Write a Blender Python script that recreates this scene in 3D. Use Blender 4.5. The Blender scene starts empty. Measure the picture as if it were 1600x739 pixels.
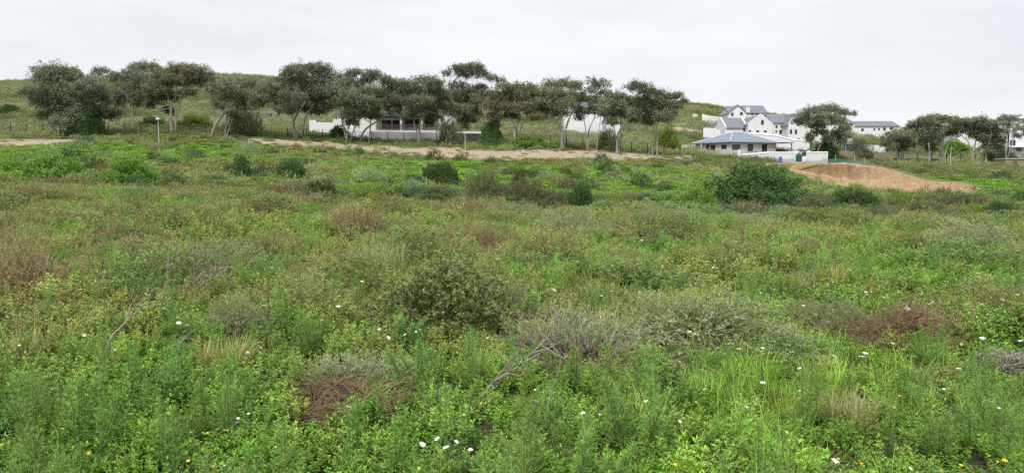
import bpy, math, random
import numpy as np
from mathutils import Vector, Matrix

# ------------------------------------------------------------------ camera, sky, sun, exposure
scene = bpy.context.scene
COL = scene.collection
F, CX, CY, PITCH, EYE = 1150.0, 800.0, 369.5, math.atan(104.5 / 1150.0), 1.7
cam_data = bpy.data.cameras.new('camera')
cam_data.sensor_width = 36.0
cam_data.lens = F / 1600.0 * 36.0
cam_data.clip_start = 0.05
cam_data.clip_end = 9000
cam = bpy.data.objects.new('camera', cam_data)
COL.objects.link(cam)
cam.location = (0, 0, EYE)
cam.rotation_euler = (math.pi / 2 - PITCH, 0, 0)
scene.camera = cam

SUN_EL, SUN_AZ = math.radians(58), math.radians(205)
world = bpy.data.worlds.new('World')
scene.world = world
world.use_nodes = True
nt = world.node_tree
nt.nodes.clear()
w_out = nt.nodes.new('ShaderNodeOutputWorld')
w_bg = nt.nodes.new('ShaderNodeBackground')
w_bg.inputs['Strength'].default_value = 0.1
sky = nt.nodes.new('ShaderNodeTexSky')
sky.sky_type = 'NISHITA'
sky.sun_disc = False
sky.sun_elevation = SUN_EL
sky.sun_rotation = SUN_AZ
tc = nt.nodes.new('ShaderNodeTexCoord')
mp = nt.nodes.new('ShaderNodeMapping')
mp.inputs['Scale'].default_value = (1.0, 1.0, 4.5)
no = nt.nodes.new('ShaderNodeTexNoise')
no.inputs['Scale'].default_value = 2.3
no.inputs['Detail'].default_value = 5.0
no.inputs['Roughness'].default_value = 0.55
rp = nt.nodes.new('ShaderNodeValToRGB')
rp.color_ramp.elements[0].position = 0.3
rp.color_ramp.elements[1].position = 0.66
rp.color_ramp.elements[0].color = (0.775, 0.80, 0.835, 1)
rp.color_ramp.elements[1].color = (0.955, 0.965, 0.985, 1)
sc10 = nt.nodes.new('ShaderNodeVectorMath')
sc10.operation = 'SCALE'
sc10.inputs['Scale'].default_value = 3.35
mixw = nt.nodes.new('ShaderNodeMix')
mixw.data_type = 'RGBA'
mixw.inputs[0].default_value = 0.96
L = nt.links.new
L(tc.outputs['Generated'], mp.inputs['Vector'])
L(mp.outputs['Vector'], no.inputs['Vector'])
L(no.outputs['Fac'], rp.inputs['Fac'])
L(rp.outputs['Color'], sc10.inputs[0])
L(sky.outputs['Color'], mixw.inputs['A'])
L(sc10.outputs['Vector'], mixw.inputs['B'])
L(mixw.outputs['Result'], w_bg.inputs['Color'])
L(w_bg.outputs['Background'], w_out.inputs['Surface'])

sun_data = bpy.data.lights.new('sun', 'SUN')
sun_data.energy = 1.5
sun_data.angle = math.radians(16)
sun_data.color = (1.0, 0.965, 0.91)
sun = bpy.data.objects.new('sun', sun_data)
COL.objects.link(sun)
sun_dir = Vector((math.cos(SUN_EL) * math.sin(SUN_AZ), math.cos(SUN_EL) * math.cos(SUN_AZ), math.sin(SUN_EL)))
sun.rotation_euler = sun_dir.to_track_quat('Z', 'Y').to_euler()

vs = scene.view_settings
vs.view_transform = 'Standard'
vs.look = 'None'
vs.exposure = 1.58
vs.gamma = 1.0
vs.use_curve_mapping = False
scene.cycles.max_bounces = 6
scene.cycles.diffuse_bounces = 3
scene.cycles.glossy_bounces = 2
scene.cycles.transmission_bounces = 3
scene.cycles.use_denoising = False

ALB = 1.5   # leaf reflectance level
R = np.random.default_rng(7)
random.seed(7)

# ------------------------------------------------------------------ noise
def _hash(ix, iy, s):
    h = (ix.astype(np.int64) * 374761393 + iy.astype(np.int64) * 668265263 + s * 1274126177) & 0x7fffffff
    h = ((h ^ (h >> 13)) * 1103515245 + 12345) & 0x7fffffff
    return ((h ^ (h >> 16)) & 0xffff) / 65535.0
def vnoise(x, y, s=0):
    x = np.asarray(x, float); y = np.asarray(y, float)
    ix, iy = np.floor(x), np.floor(y)
    fx, fy = x - ix, y - iy
    fx, fy = fx * fx * (3 - 2 * fx), fy * fy * (3 - 2 * fy)
    a, b = _hash(ix, iy, s), _hash(ix + 1, iy, s)
    c, d = _hash(ix, iy + 1, s), _hash(ix + 1, iy + 1, s)
    return (a * (1 - fx) + b * fx) * (1 - fy) + (c * (1 - fx) + d * fx) * fy
def fbm(x, y, s=0, o=3):
    t, a, n = 0, 1.0, 0
    for k in range(o):
        t = t + a * vnoise(np.asarray(x) * 2 ** k, np.asarray(y) * 2 ** k, s + k); n += a; a *= .5
    return t / n

# ------------------------------------------------------------------ pixel -> place
CP, SP = math.cos(PITCH), math.sin(PITCH)
def ray(px, py):
    r, u = (px - CX) / F, (CY - py) / F
    return np.array([r, CP + u * SP, -SP + u * CP])
def P(px, py, Y):
    d = ray(px, py); t = Y / d[1]
    return Vector((d[0] * t, Y, EYE + d[2] * t))

# ------------------------------------------------------------------ terrain height
ROWS = [12, 20, 30, 40, 55, 75, 95, 110, 120, 130, 140, 150, 200, 280, 360]
COLS = {
    0:    [424, 356, 316, 300, 280, 256, 240, 227, 218, 211, 204, 197, 170, 143, 130],
    400:  [430, 367, 327, 312, 290, 262, 245, 231, 221, 214, 207, 200, 172, 138, 121],
    600:  [432, 371, 335, 324, 300, 268, 251, 238, 229, 223, 218, 212, 186, 156, 143],
    800:  [433, 374, 342, 334, 310, 275, 257, 243, 234, 227, 221, 215, 190, 160, 149],
    1100: [435, 376, 350, 345, 322, 292, 272, 260, 253, 247, 242, 236, 206, 179, 167],
    1250: [436, 378, 355, 350, 330, 302, 283, 270, 263, 257, 251, 244, 211, 195, 188],
    1600: [437, 381, 360, 354, 334, 308, 288, 274, 266, 260, 254, 249, 227, 220, 218],
}
ck = [-900] + sorted(COLS) + [2500]
yk = np.array([-80, -5, 5] + ROWS + [480, 900, 4000], float)
zt = []
for c in ck:
    cc = min(max(c, 0), 1600)
    zs = [P(cc, y, Yv).z for y, Yv in zip(COLS[cc], ROWS)]
    top = zs[-1]
    zt.append([0, 0, 0] + zs + [top * .93, top * .7, top * .3])
zt = np.array(zt); ck = np.array(ck, float)
def catmull(xk, vk, xq):
    i = np.clip(np.searchsorted(xk, xq) - 1, 0, len(xk) - 2)
    h = xk[i + 1] - xk[i]; t = (xq - xk[i]) / h
    d = np.gradient(vk, xk, axis=0)
    s0 = (vk[np.clip(i, 1, None)] - vk[np.clip(i, 1, None) - 1]) / (xk[np.clip(i, 1, None)] - xk[np.clip(i, 1, None) - 1])
    t2, t3 = t * t, t * t * t
    return (2*t3 - 3*t2 + 1) * vk[i] + (t3 - 2*t2 + t) * h * d[i] + (-2*t3 + 3*t2) * vk[i+1] + (t3 - t2) * h * d[i+1]
NC, NY = 171, 900
cq = np.linspace(-900, 2500, NC)
lyq = np.linspace(0, 1, NY)
def y2l(Y):
    return np.log((np.asarray(Y, float) + 90) / 10.0) / math.log(4090 / 10.0)
yq = 10 * np.exp(lyq * math.log(409.0)) - 90
tmp = np.array([catmull(yk, row, yq) for row in zt])
tab = np.array([catmull(ck, tmp[:, j], cq) for j in range(NY)]).T
def ground(x, y):
    x = np.asarray(x, float); y = np.asarray(y, float)
    c = np.clip(CX + F * x / np.maximum(y, 7.0), -899, 2499)
    a = (c + 900) / 3400 * (NC - 1); b = np.clip(y2l(y), 0, 0.99999) * (NY - 1)
    i, j = np.floor(a).astype(int), np.floor(b).astype(int)
    i = np.clip(i, 0, NC - 2); j = np.clip(j, 0, NY - 2)
    fa, fb = a - i, b - j
    z = (tab[i, j] * (1 - fa) + tab[i + 1, j] * fa) * (1 - fb) + (tab[i, j + 1] * (1 - fa) + tab[i + 1, j + 1] * fa) * fb
    amp = np.clip(y / 90.0, 0.06, 1.0)
    z = z + (fbm(x * .22 + 31, y * .22 + 17, 5) - .5) * .7 * amp + (fbm(x * .9, y * .9 + 9, 15, 2) - .5) * .12
    return z
def gz(x, y):
    return float(ground(x, y))
def hit(px, py, y0=2.4, y1=420):
    Ys = 10 ** np.linspace(math.log10(y0), math.log10(y1), 2600)
    d = ray(px, py)
    t = Ys / d[1]
    zr = EYE + d[2] * t
    g = ground(d[0] * t, Ys)
    w = np.nonzero(zr < g)[0]
    k = w[0] if len(w) else len(Ys) - 1
    return Vector((d[0] * t[k], Ys[k], g[k]))

# ------------------------------------------------------------------ mesh accumulation
class MB:
    def __init__(s):
        s.v, s.f, s.a, s.n = [], [], [], 0
    def add(s, v, f, lv=None):
        v = np.asarray(v, float).reshape(-1, 3); f = np.asarray(f, int)
        s.v.append(v); s.f.append(f + s.n); s.n += len(v)
        s.a.append(np.full(len(v), .5) if lv is None else np.broadcast_to(np.asarray(lv, float), (len(v),)))
        return s
    def mesh(s, name, smooth=False):
        me = bpy.data.meshes.new(name)
        V = np.concatenate(s.v) if s.v else np.zeros((0, 3))
        me.vertices.add(len(V)); me.vertices.foreach_set('co', V.ravel())
        tot = np.concatenate([np.full(len(f), f.shape[1]) for f in s.f])
        idx = np.concatenate([f.ravel() for f in s.f])
        me.loops.add(len(idx)); me.loops.foreach_set('vertex_index', idx)
        me.polygons.add(len(tot))
        me.polygons.foreach_set('loop_start', np.concatenate([[0], np.cumsum(tot)[:-1]]))
        me.polygons.foreach_set('loop_total', tot)
        me.polygons.foreach_set('use_smooth', np.full(len(tot), smooth))
        at = me.attributes.new('lv', 'FLOAT', 'POINT')
        at.data.foreach_set('value', np.concatenate(s.a))
        me.update(calc_edges=True)
        return me
    def obj(s, name, mat, parent=None, smooth=False, link=True):
        me = s.mesh(name, smooth); me.materials.append(mat)
        o = bpy.data.objects.new(name, me)
        if link: COL.objects.link(o)
        if parent: o.parent = parent
        return o
    # --- shapes
    def box(s, lo, hi, M=None, lv=None):
        x0, y0, z0 = lo; x1, y1, z1 = hi
        v = np.array([[x0,y0,z0],[x1,y0,z0],[x1,y1,z0],[x0,y1,z0],[x0,y0,z1],[x1,y0,z1],[x1,y1,z1],[x0,y1,z1]], float)
        if M is not None: v = np.array([M @ Vector(q) for q in v])
        return s.add(v, [[0,3,2,1],[4,5,6,7],[0,1,5,4],[1,2,6,5],[2,3,7,6],[3,0,4,7]], lv)
    def poly(s, v, f, M=None):
        v = [M @ Vector(q) for q in v] if M is not None else v
        k = {}
        v = np.array([list(q) for q in v])
        base = s.n
        first = True
        for n in sorted(set(len(q) for q in f)):
            ff = np.array([q for q in f if len(q) == n])
            if first: s.add(v, ff); first = False
            else: s.f.append(ff + base)
        return s
    def tube(s, pts, rad, sides=5, lv=None):
        pts = [Vector(p) for p in pts]; n = len(pts)
        V = []
        up = Vector((.13, .07, 1)).normalized()
        for i, p in enumerate(pts):
            d = (pts[min(i + 1, n - 1)] - pts[max(i - 1, 0)]).normalized()
            a = d.cross(up)
            if a.length < .1: a = d.cross(Vector((1, .2, 0)))
            a.normalize(); b = d.cross(a)
            r = rad[i] if hasattr(rad, '__len__') else rad
            for k in range(sides):
                t = 2 * math.pi * k / sides
                V.append(p + a * (r * math.cos(t)) + b * (r * math.sin(t)))
        fs = []
        for i in range(n - 1):
            for k in range(sides):
                k2 = (k + 1) % sides
                fs.append([i*sides+k, i*sides+k2, (i+1)*sides+k2, (i+1)*sides+k])
        s.add([list(q) for q in V], fs, lv)
        return s
    def leaves(s, C, D, N, Ln, W, lv, fold=.25):
        """diamond leaves: base C, direction D, side cross(D,N)"""
        C, D, N = (np.asarray(q, float) for q in (C, D, N))
        D = D / (np.linalg.norm(D, axis=1, keepdims=True) + 1e-9)
        S = np.cross(D, N); S /= (np.linalg.norm(S, axis=1, keepdims=True) + 1e-9)
        U = np.cross(S, D)
        Ln = np.broadcast_to(Ln, (len(C),))[:, None]; W = np.broadcast_to(W, (len(C),))[:, None]
        mid = C + D * Ln * .45 + U * W * fold
        tip = C + D * Ln - U * Ln * .08
        V = np.stack([C, mid - S * W * .5, tip, mid + S * W * .5], 1).reshape(-1, 3)
        Fc = np.arange(len(C) * 4).reshape(-1, 4)
        s.add(V, Fc, np.repeat(np.broadcast_to(lv, (len(C),)), 4))
        return s
    def blades(s, B, D, H, W, bend, lv, seg=3):
        """grass blades: base B, horizontal lean direction D, height H, width W, bend"""
        n = len(B); D = D / (np.linalg.norm(D, axis=1, keepdims=True) + 1e-9)
        S = np.stack([-D[:, 1], D[:, 0], np.zeros(n)], 1)
        rows = []
        for k in range(seg + 1):
            t = k / seg
            c = B + D * (H * bend * t * t)[:, None] + np.array([0, 0, 1.0]) * (H * (t - .45 * bend * t ** 3))[:, None]
            w = (W * (1 - t) ** .7 * .5 + .0004)[:, None]
            rows += [c - S * w, c + S * w]
        V = np.stack(rows, 1).reshape(-1, 3); m = 2 * (seg + 1)
        Fc = np.concatenate([np.array([[2*k, 2*k+1, 2*k+3, 2*k+2]]) for k in range(seg)])
        Fc = (np.arange(n)[:, None, None] * m + Fc[None]).reshape(-1, 4)
        s.add(V, Fc, np.repeat(np.broadcast_to(lv, (n,)), m))
        return s

def rdir(n, rng=R):
    v = rng.normal(size=(n, 3)); return v / np.linalg.norm(v, axis=1, keepdims=True)

# ------------------------------------------------------------------ materials
def mat_new(name):
    m = bpy.data.materials.new(name); m.use_nodes = True
    n = m.node_tree.nodes; l = m.node_tree.links.new
    return m, n, l, n['Principled BSDF']
def N_(n, t, **k):
    x = n.new(t)
    for a, b in k.items():
        if a in x.inputs.keys(): x.inputs[a].default_value = b
        else: setattr(x, a, b)
    return x
def math_(n, l, op, a, b):
    x = n.new('ShaderNodeMath'); x.operation = op
    for i, q in enumerate((a, b)):
        if isinstance(q, (int, float)): x.inputs[i].default_value = q
        else: l(q, x.inputs[i])
    return x.outputs[0]
def mixc(n, l, f, a, b, mode='MIX'):
    x = n.new('ShaderNodeMix'); x.data_type = 'RGBA'; x.blend_type = mode
    if isinstance(f, (int, float)): x.inputs[0].default_value = f
    else: l(f, x.inputs[0])
    for q, s in ((a, 'A'), (b, 'B')):
        if isinstance(q, (tuple, list)): x.inputs[s].default_value = (*q[:3], 1)
        else: l(q, x.inputs[s])
    return x.outputs['Result']
def foliage(name, c1, c2, trans=.3, inst=False, noise=1.2, rnd=.35):
    """c1..c2: leaf colours picked by lv, which on herbs, ferns, shrubs and crowns holds painted shade; inst: tint comes from the scattered plant"""
    m, n, l, bs = mat_new(name)
    at = N_(n, 'ShaderNodeAttribute', attribute_name='lv')
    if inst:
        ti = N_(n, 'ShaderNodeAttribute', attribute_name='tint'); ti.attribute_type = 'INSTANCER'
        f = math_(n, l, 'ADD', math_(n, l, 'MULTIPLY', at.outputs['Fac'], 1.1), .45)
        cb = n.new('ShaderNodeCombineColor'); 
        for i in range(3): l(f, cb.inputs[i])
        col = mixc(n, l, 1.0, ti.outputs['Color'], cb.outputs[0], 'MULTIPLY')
    else:
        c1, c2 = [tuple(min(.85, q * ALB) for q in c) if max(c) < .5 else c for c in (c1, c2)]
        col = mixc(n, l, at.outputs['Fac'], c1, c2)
        oi = n.new('ShaderNodeObjectInfo')
        tx = n.new('ShaderNodeTexCoord')
        nz = N_(n, 'ShaderNodeTexNoise', Scale=noise, Detail=2.0)
        l(tx.outputs['Object'], nz.inputs['Vector'])
        hs = n.new('ShaderNodeHueSaturation')
        l(math_(n, l, 'ADD', math_(n, l, 'MULTIPLY', oi.outputs['Random'], .05), .475), hs.inputs['Hue'])
        v = math_(n, l, 'ADD', math_(n, l, 'MULTIPLY', oi.outputs['Random'], rnd), 1 - rnd / 2)
        v2 = math_(n, l, 'ADD', math_(n, l, 'MULTIPLY', nz.outputs['Fac'], .8), .6)
        l(math_(n, l, 'MULTIPLY', v, v2), hs.inputs['Value'])
        l(col, hs.inputs['Color']); col = hs.outputs[0]
    l(col, bs.inputs['Base Color'])
    bs.inputs['Roughness'].default_value = .55
    bs.inputs['Specular IOR Level'].default_value = .3
    tr = n.new('ShaderNodeBsdfTranslucent'); l(col, tr.inputs['Color'])
    mx = n.new('ShaderNodeMixShader'); mx.inputs[0].default_value = trans * (.55 if inst else .8)
    l(bs.outputs[0], mx.inputs[1]); l(tr.outputs[0], mx.inputs[2])
    l(mx.outputs[0], n['Material Output'].inputs['Surface'])
    return m
def surf(name, c1, c2, scale=3.0, rough=.85, bump=.15, detail=5.0, c3=None, stretch=(1, 1, 1), spec=.3):
    m, n, l, bs = mat_new(name)
    tx = n.new('ShaderNodeTexCoord'); mpn = N_(n, 'ShaderNodeMapping'); mpn.inputs['Scale'].default_value = stretch
    l(tx.outputs['Object'], mpn.inputs['Vector'])
    nz = N_(n, 'ShaderNodeTexNoise', Scale=scale, Detail=detail, Roughness=.65)
    l(mpn.outputs[0], nz.inputs['Vector'])
    cr = n.new('ShaderNodeValToRGB'); l(nz.outputs['Fac'], cr.inputs['Fac'])
    cr.color_ramp.elements[0].position = .3; cr.color_ramp.elements[1].position = .7
    cr.color_ramp.elements[0].color = (*c1, 1); cr.color_ramp.elements[1].color = (*c2, 1)
    col = cr.outputs[0]
    if c3:
        nz2 = N_(n, 'ShaderNodeTexNoise', Scale=scale * .21, Detail=3.0)
        l(mpn.outputs[0], nz2.inputs['Vector'])
        cr2 = n.new('ShaderNodeValToRGB'); l(nz2.outputs['Fac'], cr2.inputs['Fac'])
        cr2.color_ramp.elements[0].position = .45; cr2.color_ramp.elements[1].position = .62
        col = mixc(n, l, cr2.outputs[0], col, c3)
    l(col, bs.inputs['Base Color'])
    bs.inputs['Roughness'].default_value = rough
    bs.inputs['Specular IOR Level'].default_value = spec
    if bump:
        bp = N_(n, 'ShaderNodeBump', Strength=bump, Distance=.05)
        l(nz.outputs['Fac'], bp.inputs['Height']); l(bp.outputs[0], bs.inputs['Normal'])
    return m

M = {}
M['plant'] = foliage('wild_plant', None, None, inst=True)
M['stem'] = surf('weed_stem', (.07, .085, .03), (.14, .13, .06), 20)
M['fern'] = foliage('feathery_leaf', (.055, .12, .026), (.165, .275, .06), .3)
M['green'] = foliage('dark_shrub_leaf', (.038, .075, .018), (.20, .27, .095), .25)
M['mound'] = foliage('green_mound_leaf', (.05, .085, .022), (.195, .26, .085), .28)
M['grey'] = foliage('silver_shrub_leaf', (.095, .125, .05), (.245, .29, .145), .25)
M['brown'] = foliage('dry_shrub_leaf', (.115, .108, .042), (.29, .26, .12), .25)
M['bronze'] = foliage('bronze_shrub_leaf', (.10, .122, .035), (.255, .285, .095), .25)
M['bright'] = foliage('bright_bush_leaf', (.06, .115, .016), (.165, .25, .045), .3)
M['yellowgreen'] = foliage('lime_bush_leaf', (.10, .135, .025), (.21, .26, .07), .3)
M['dark'] = foliage('deep_green_bush_leaf', (.022, .05, .015), (.07, .12, .035), .22)
M['olive'] = foliage('olive_bush_leaf', (.05, .065, .03), (.12, .145, .065), .25)
M['teal'] = foliage('blue_green_bush_leaf', (.07, .12, .06), (.16, .25, .13), .25)
M['twig'] = surf('brown_twig', (.13, .088, .048), (.27, .192, .112), 18, .9, 0)
M['greytwig'] = surf('grey_dead_wood', (.17, .145, .12), (.36, .32, .275), 18, .9, 0)
M['redtwig'] = surf('red_brown_twig', (.12, .076, .043), (.26, .175, .108), 14, .9, 0)
M['gumleaf'] = foliage('gum_leaf', (.072, .088, .054), (.165, .188, .115), .35, noise=.35, rnd=.3)
M['gumleaf_brown'] = foliage('bronzed_gum_leaf', (.084, .092, .052), (.18, .184, .108), .35, noise=.35, rnd=.3)
M['bark'] = surf('pale_gum_bark', (.21, .195, .175), (.44, .42, .385), 1.4, .9, .3, c3=(.20, .18, .16), stretch=(1, 1, .35))
M['sand'] = surf('sand', (.25, .195, .14), (.36, .295, .22), .8, .95, .4, c3=(.31, .24, .17))
M['white'] = surf('white_plaster', (.60, .61, .62), (.72, .725, .73), .6, .8, .05, c3=(.66, .665, .67))
M['cream'] = surf('cream_plaster', (.52, .50, .465), (.60, .58, .545), .6, .85, .05)
M['greywall'] = surf('grey_cement_wall', (.27, .275, .29), (.36, .365, .375), .9, .9, .1, c3=(.31, .31, .32))
M['palegrey'] = surf('pale_cement_wall', (.40, .40, .395), (.50, .495, .485), .9, .9, .1, c3=(.36, .355, .345))
M['slate'] = surf('slate_roof', (.12, .135, .16), (.18, .198, .225), 1.2, .6, .15, stretch=(1, 1, 6))
M['blueroof'] = surf('blue_grey_roof_sheet', (.15, .185, .235), (.20, .24, .30), 1.0, .5, .1, stretch=(1, 1, 4))
M['ridge'] = surf('pale_ridge_cap', (.45, .48, .52), (.55, .57, .6), 2, .7, 0)
M['glass'] = surf('dark_window_glass', (.018, .022, .028), (.04, .046, .055), .8, .12, 0, spec=.5)
M['frame'] = surf('dark_frame', (.035, .035, .037), (.06, .06, .06), 3, .6, 0)
M['whiteframe'] = surf('white_frame', (.6, .6, .6), (.7, .7, .7), 3, .6, 0)
M['timber'] = surf('weathered_timber', (.19, .145, .105), (.31, .255, .195), 2.5, .9, .2, stretch=(1, 1, .2))
M['darktimber'] = surf('dark_timber', (.06, .045, .035), (.11, .085, .065), 2.5, .8, .2)
M['post'] = surf('dark_fence_post', (.025, .024, .023), (.055, .05, .046), 4, .85, 0)
M['wire'] = surf('fence_wire', (.12, .12, .12), (.2, .2, .2), 4, .6, 0)
M['metal'] = surf('galvanised_metal', (.42, .43, .44), (.55, .56, .57), 4, .5, 0)
M['lampwhite'] = surf('lamp_shell', (.6, .6, .6), (.7, .7, .7), 4, .5, 0)
M['panel'] = surf('solar_panel', (.03, .035, .06), (.05, .055, .08), 4, .3, 0)
M['blue'] = surf('blue_plastic', (.03, .11, .38), (.05, .16, .47), 3, .5, 0)
M['netting'] = surf('green_shade_net', (.09, .20, .16), (.15, .27, .22), 5, .9, .2)
_m = M['netting']; _n = _m.node_tree.nodes; _t = _n.new('ShaderNodeBsdfTransparent'); _x = _n.new('ShaderNodeMixShader'); _x.inputs[0].default_value = .5
_m.node_tree.links.new(_n['Principled BSDF'].outputs[0], _x.inputs[1]); _m.node_tree.links.new(_t.outputs[0], _x.inputs[2]); _m.node_tree.links.new(_x.outputs[0], _n['Material Output'].inputs['Surface'])
M['greenplastic'] = surf('green_plastic', (.015, .06, .045), (.03, .09, .065), 3, .5, 0)
M['stone'] = surf('brown_stone', (.20, .155, .09), (.34, .27, .165), 3.5, .95, .6, c3=(.24, .19, .115))
M['petal'] = foliage('white_petal', (.80, .79, .74), (.86, .86, .84), .25, rnd=.05, noise=.1)
M['petal_yellow'] = foliage('yellow_petal', (.70, .52, .02), (.78, .64, .04), .25, rnd=.1, noise=.1)
M['disc'] = surf('flower_disc', (.55, .36, .03), (.7, .5, .06), 40, .9, 0)

# terrain: grass, scrub and soil colours by zone
def terrain_mat():
    m, n, l, bs = mat_new('wild_ground')
    tx = n.new('ShaderNodeTexCoord')
    def nz(s, d=4.0, r=.6):
        x = N_(n, 'ShaderNodeTexNoise', Scale=s, Detail=d, Roughness=r); l(tx.outputs['Object'], x.inputs['Vector']); return x.outputs['Fac']
    def ramp(f, a, b):
        x = N_(n, 'ShaderNodeMapRange'); x.inputs['From Min'].default_value = a; x.inputs['From Max'].default_value = b
        l(f, x.inputs['Value']); return x.outputs[0]
    sp = n.new('ShaderNodeSeparateXYZ'); l(tx.outputs['Object'], sp.inputs[0])
    Yn = math_(n, l, 'ADD', sp.outputs['Y'], math_(n, l, 'MULTIPLY', math_(n, l, 'SUBTRACT', nz(.09), .5), 26.0))
    near = mixc(n, l, ramp(nz(1.7), .35, .65), (.036, .033, .018), (.055, .075, .024))
    near = mixc(n, l, ramp(nz(.35), .55, .7), near, (.075, .10, .032))
    lush = mixc(n, l, ramp(nz(.8), .3, .7), (.085, .13, .028), (.13, .185, .05))
    lush = mixc(n, l, ramp(nz(.14), .52, .64), lush, (.10, .125, .05))
    hill = mixc(n, l, ramp(nz(.35), .35, .65), (.08, .09, .06), (.14, .15, .105))
    hill = mixc(n, l, ramp(nz(.06), .5, .6), hill, (.09, .115, .055))
    hill = mixc(n, l, ramp(nz(.11, 5.0), .62, .7), hill, (.21, .175, .125))
    c = mixc(n, l, ramp(Yn, 34, 44), near, lush)
    c = mixc(n, l, ramp(Yn, 106, 128), c, hill)
    l(c, bs.inputs['Base Color'])
    bs.inputs['Roughness'].default_value = .95; bs.inputs['Specular IOR Level'].default_value = .15
    bp = N_(n, 'ShaderNodeBump', Strength=.7, Distance=.15); l(nz(5.0), bp.inputs['Height']); l(bp.outputs[0], bs.inputs['Normal'])
    return m

# ------------------------------------------------------------------ tags and helpers for things
def tag(o, label, cat, group=None):
    o['label'] = label; o['category'] = cat; o['kind'] = 'thing'
    if group: o['group'] = group
    return o
def thing(name, label, cat, loc=(0, 0, 0), group=None, rz=0):
    o = bpy.data.objects.new(name, None); COL.objects.link(o)
    o.empty_display_size = .2
    o.location = loc; o.rotation_euler = (0, 0, rz)
    return tag(o, label, cat, group)
def part(name, me, mat, parent):
    o = bpy.data.objects.new(name, me); COL.objects.link(o)
    if not me.materials: me.materials.append(mat)
    o.parent = parent
    if name in ('dry_twig', 'woody_stem'): o['kind'] = 'stuff'
    return o
def structure(o, label=None):
    o['kind'] = 'structure'
    if label: o['label'] = label
    return o

# ------------------------------------------------------------------ terrain sheet
def build_terrain():
    rows = np.concatenate([[-80, -40, -15, -5], np.arange(0, 40, .4), 40 * np.exp(np.linspace(0, math.log(400 / 40), 190)), [440, 480, 560, 700, 900, 1400, 2200, 4000]])
    sc = np.concatenate([[-3, -2.2], np.linspace(-1.5, 1.5, 261), [2.2, 3]])
    Yg, Sg = np.meshgrid(rows, sc, indexing='ij')
    Xg = Sg * (np.abs(Yg) * .62 + 12)
    Z = ground(Xg, Yg)
    V = np.stack([Xg, Yg, Z], -1).reshape(-1, 3)
    nr, nc = len(rows), len(sc)
    a = (np.arange(nr - 1)[:, None] * nc + np.arange(nc - 1)[None]).ravel()
    Fc = np.stack([a, a + 1, a + nc + 1, a + nc], 1)
    o = MB().add(V, Fc).obj('ground', terrain_mat(), smooth=True)
    structure(o, 'rolling wild ground under the field and hillside')
build_terrain()

# sand tracks draped over the slope
SAND = []
def sand_patch(name, pts, label):
    """pts: (px, y_top, y_bottom) in order; both edges dropped on to the ground"""
    xs = np.array([p[0] for p in pts], float); yt = np.array([p[1] for p in pts], float); yb = np.array([p[2] for p in pts], float)
    n = max(24, int((xs[-1] - xs[0]) / 4)); k = 9
    q = np.linspace(xs[0], xs[-1], n)
    t = np.interp(q, xs, yt) + (fbm(q * .06, q * 0 + xs[0], 21) - .5) * 4
    b = np.interp(q, xs, yb) + (fbm(q * .05, q * 0 + 9, 33) - .5) * 6
    b = np.maximum(b, t + .8)
    V = []
    for i in range(n):
        A, B = hit(q[i], t[i], 60), hit(q[i], b[i], 60)
        if B.y > A.y: B = A.copy(); B.y -= .5
        for j in range(k):
            w = j / (k - 1); c = A.lerp(B, w)
            V.append((c.x, c.y, gz(c.x, c.y) + (.06 if 0 < j < k - 1 and 0 < i < n - 1 else -.05)))
        SAND.append((A.x, min(A.y, B.y), max(A.y, B.y)))
    a = (np.arange(n - 1)[:, None] * k + np.arange(k - 1)[None]).ravel()
    o = MB().add(V, np.stack([a, a + k, a + k + 1, a + 1], 1)).obj(name, M['sand'], smooth=True)
    structure(o, label)
sand_patch('sand_track', [(-60, 216, 225), (60, 217, 230), (110, 217, 228), (150, 219, 224)], 'pale sandy track below the dense many stemmed gum tree')
sand_patch('sand_track', [(385, 217, 221), (430, 218, 228), (520, 223, 233), (620, 229, 242), (720, 232, 250), (800, 235, 251), (900, 235, 249), (980, 237, 250), (1040, 240, 249), (1082, 243, 246)], 'long pale sandy track in front of the gum tree row')
sand_patch('sand_track', [(1465, 249, 252), (1500, 249, 257), (1545, 251, 259), (1575, 253, 257)], 'short sandy patch below the gum trees near the stone hut')
sand_patch('sand_patch', [(388, 259, 262), (404, 258, 265), (425, 260, 267), (432, 263, 266)], 'small bare sandy gap in the green valley grass')
sand_patch('sand_patch', [(234, 187, 189), (262, 186, 193), (285, 188, 191)], 'bare sandy clearing on the hillside behind the gum trees')
sand_patch('sand_patch', [(1040, 200, 204), (1060, 199, 206), (1085, 202, 207), (1095, 204, 206)], 'orange cut path on the far slope')
SA = np.array(SAND)
def on_sand(x, y):
    m = np.zeros(len(x), bool)
    for a in SA:
        m |= (np.abs(x - a[0]) < .35) & (y > a[1] - .1) & (y < a[2] + .1)
    return m

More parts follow.
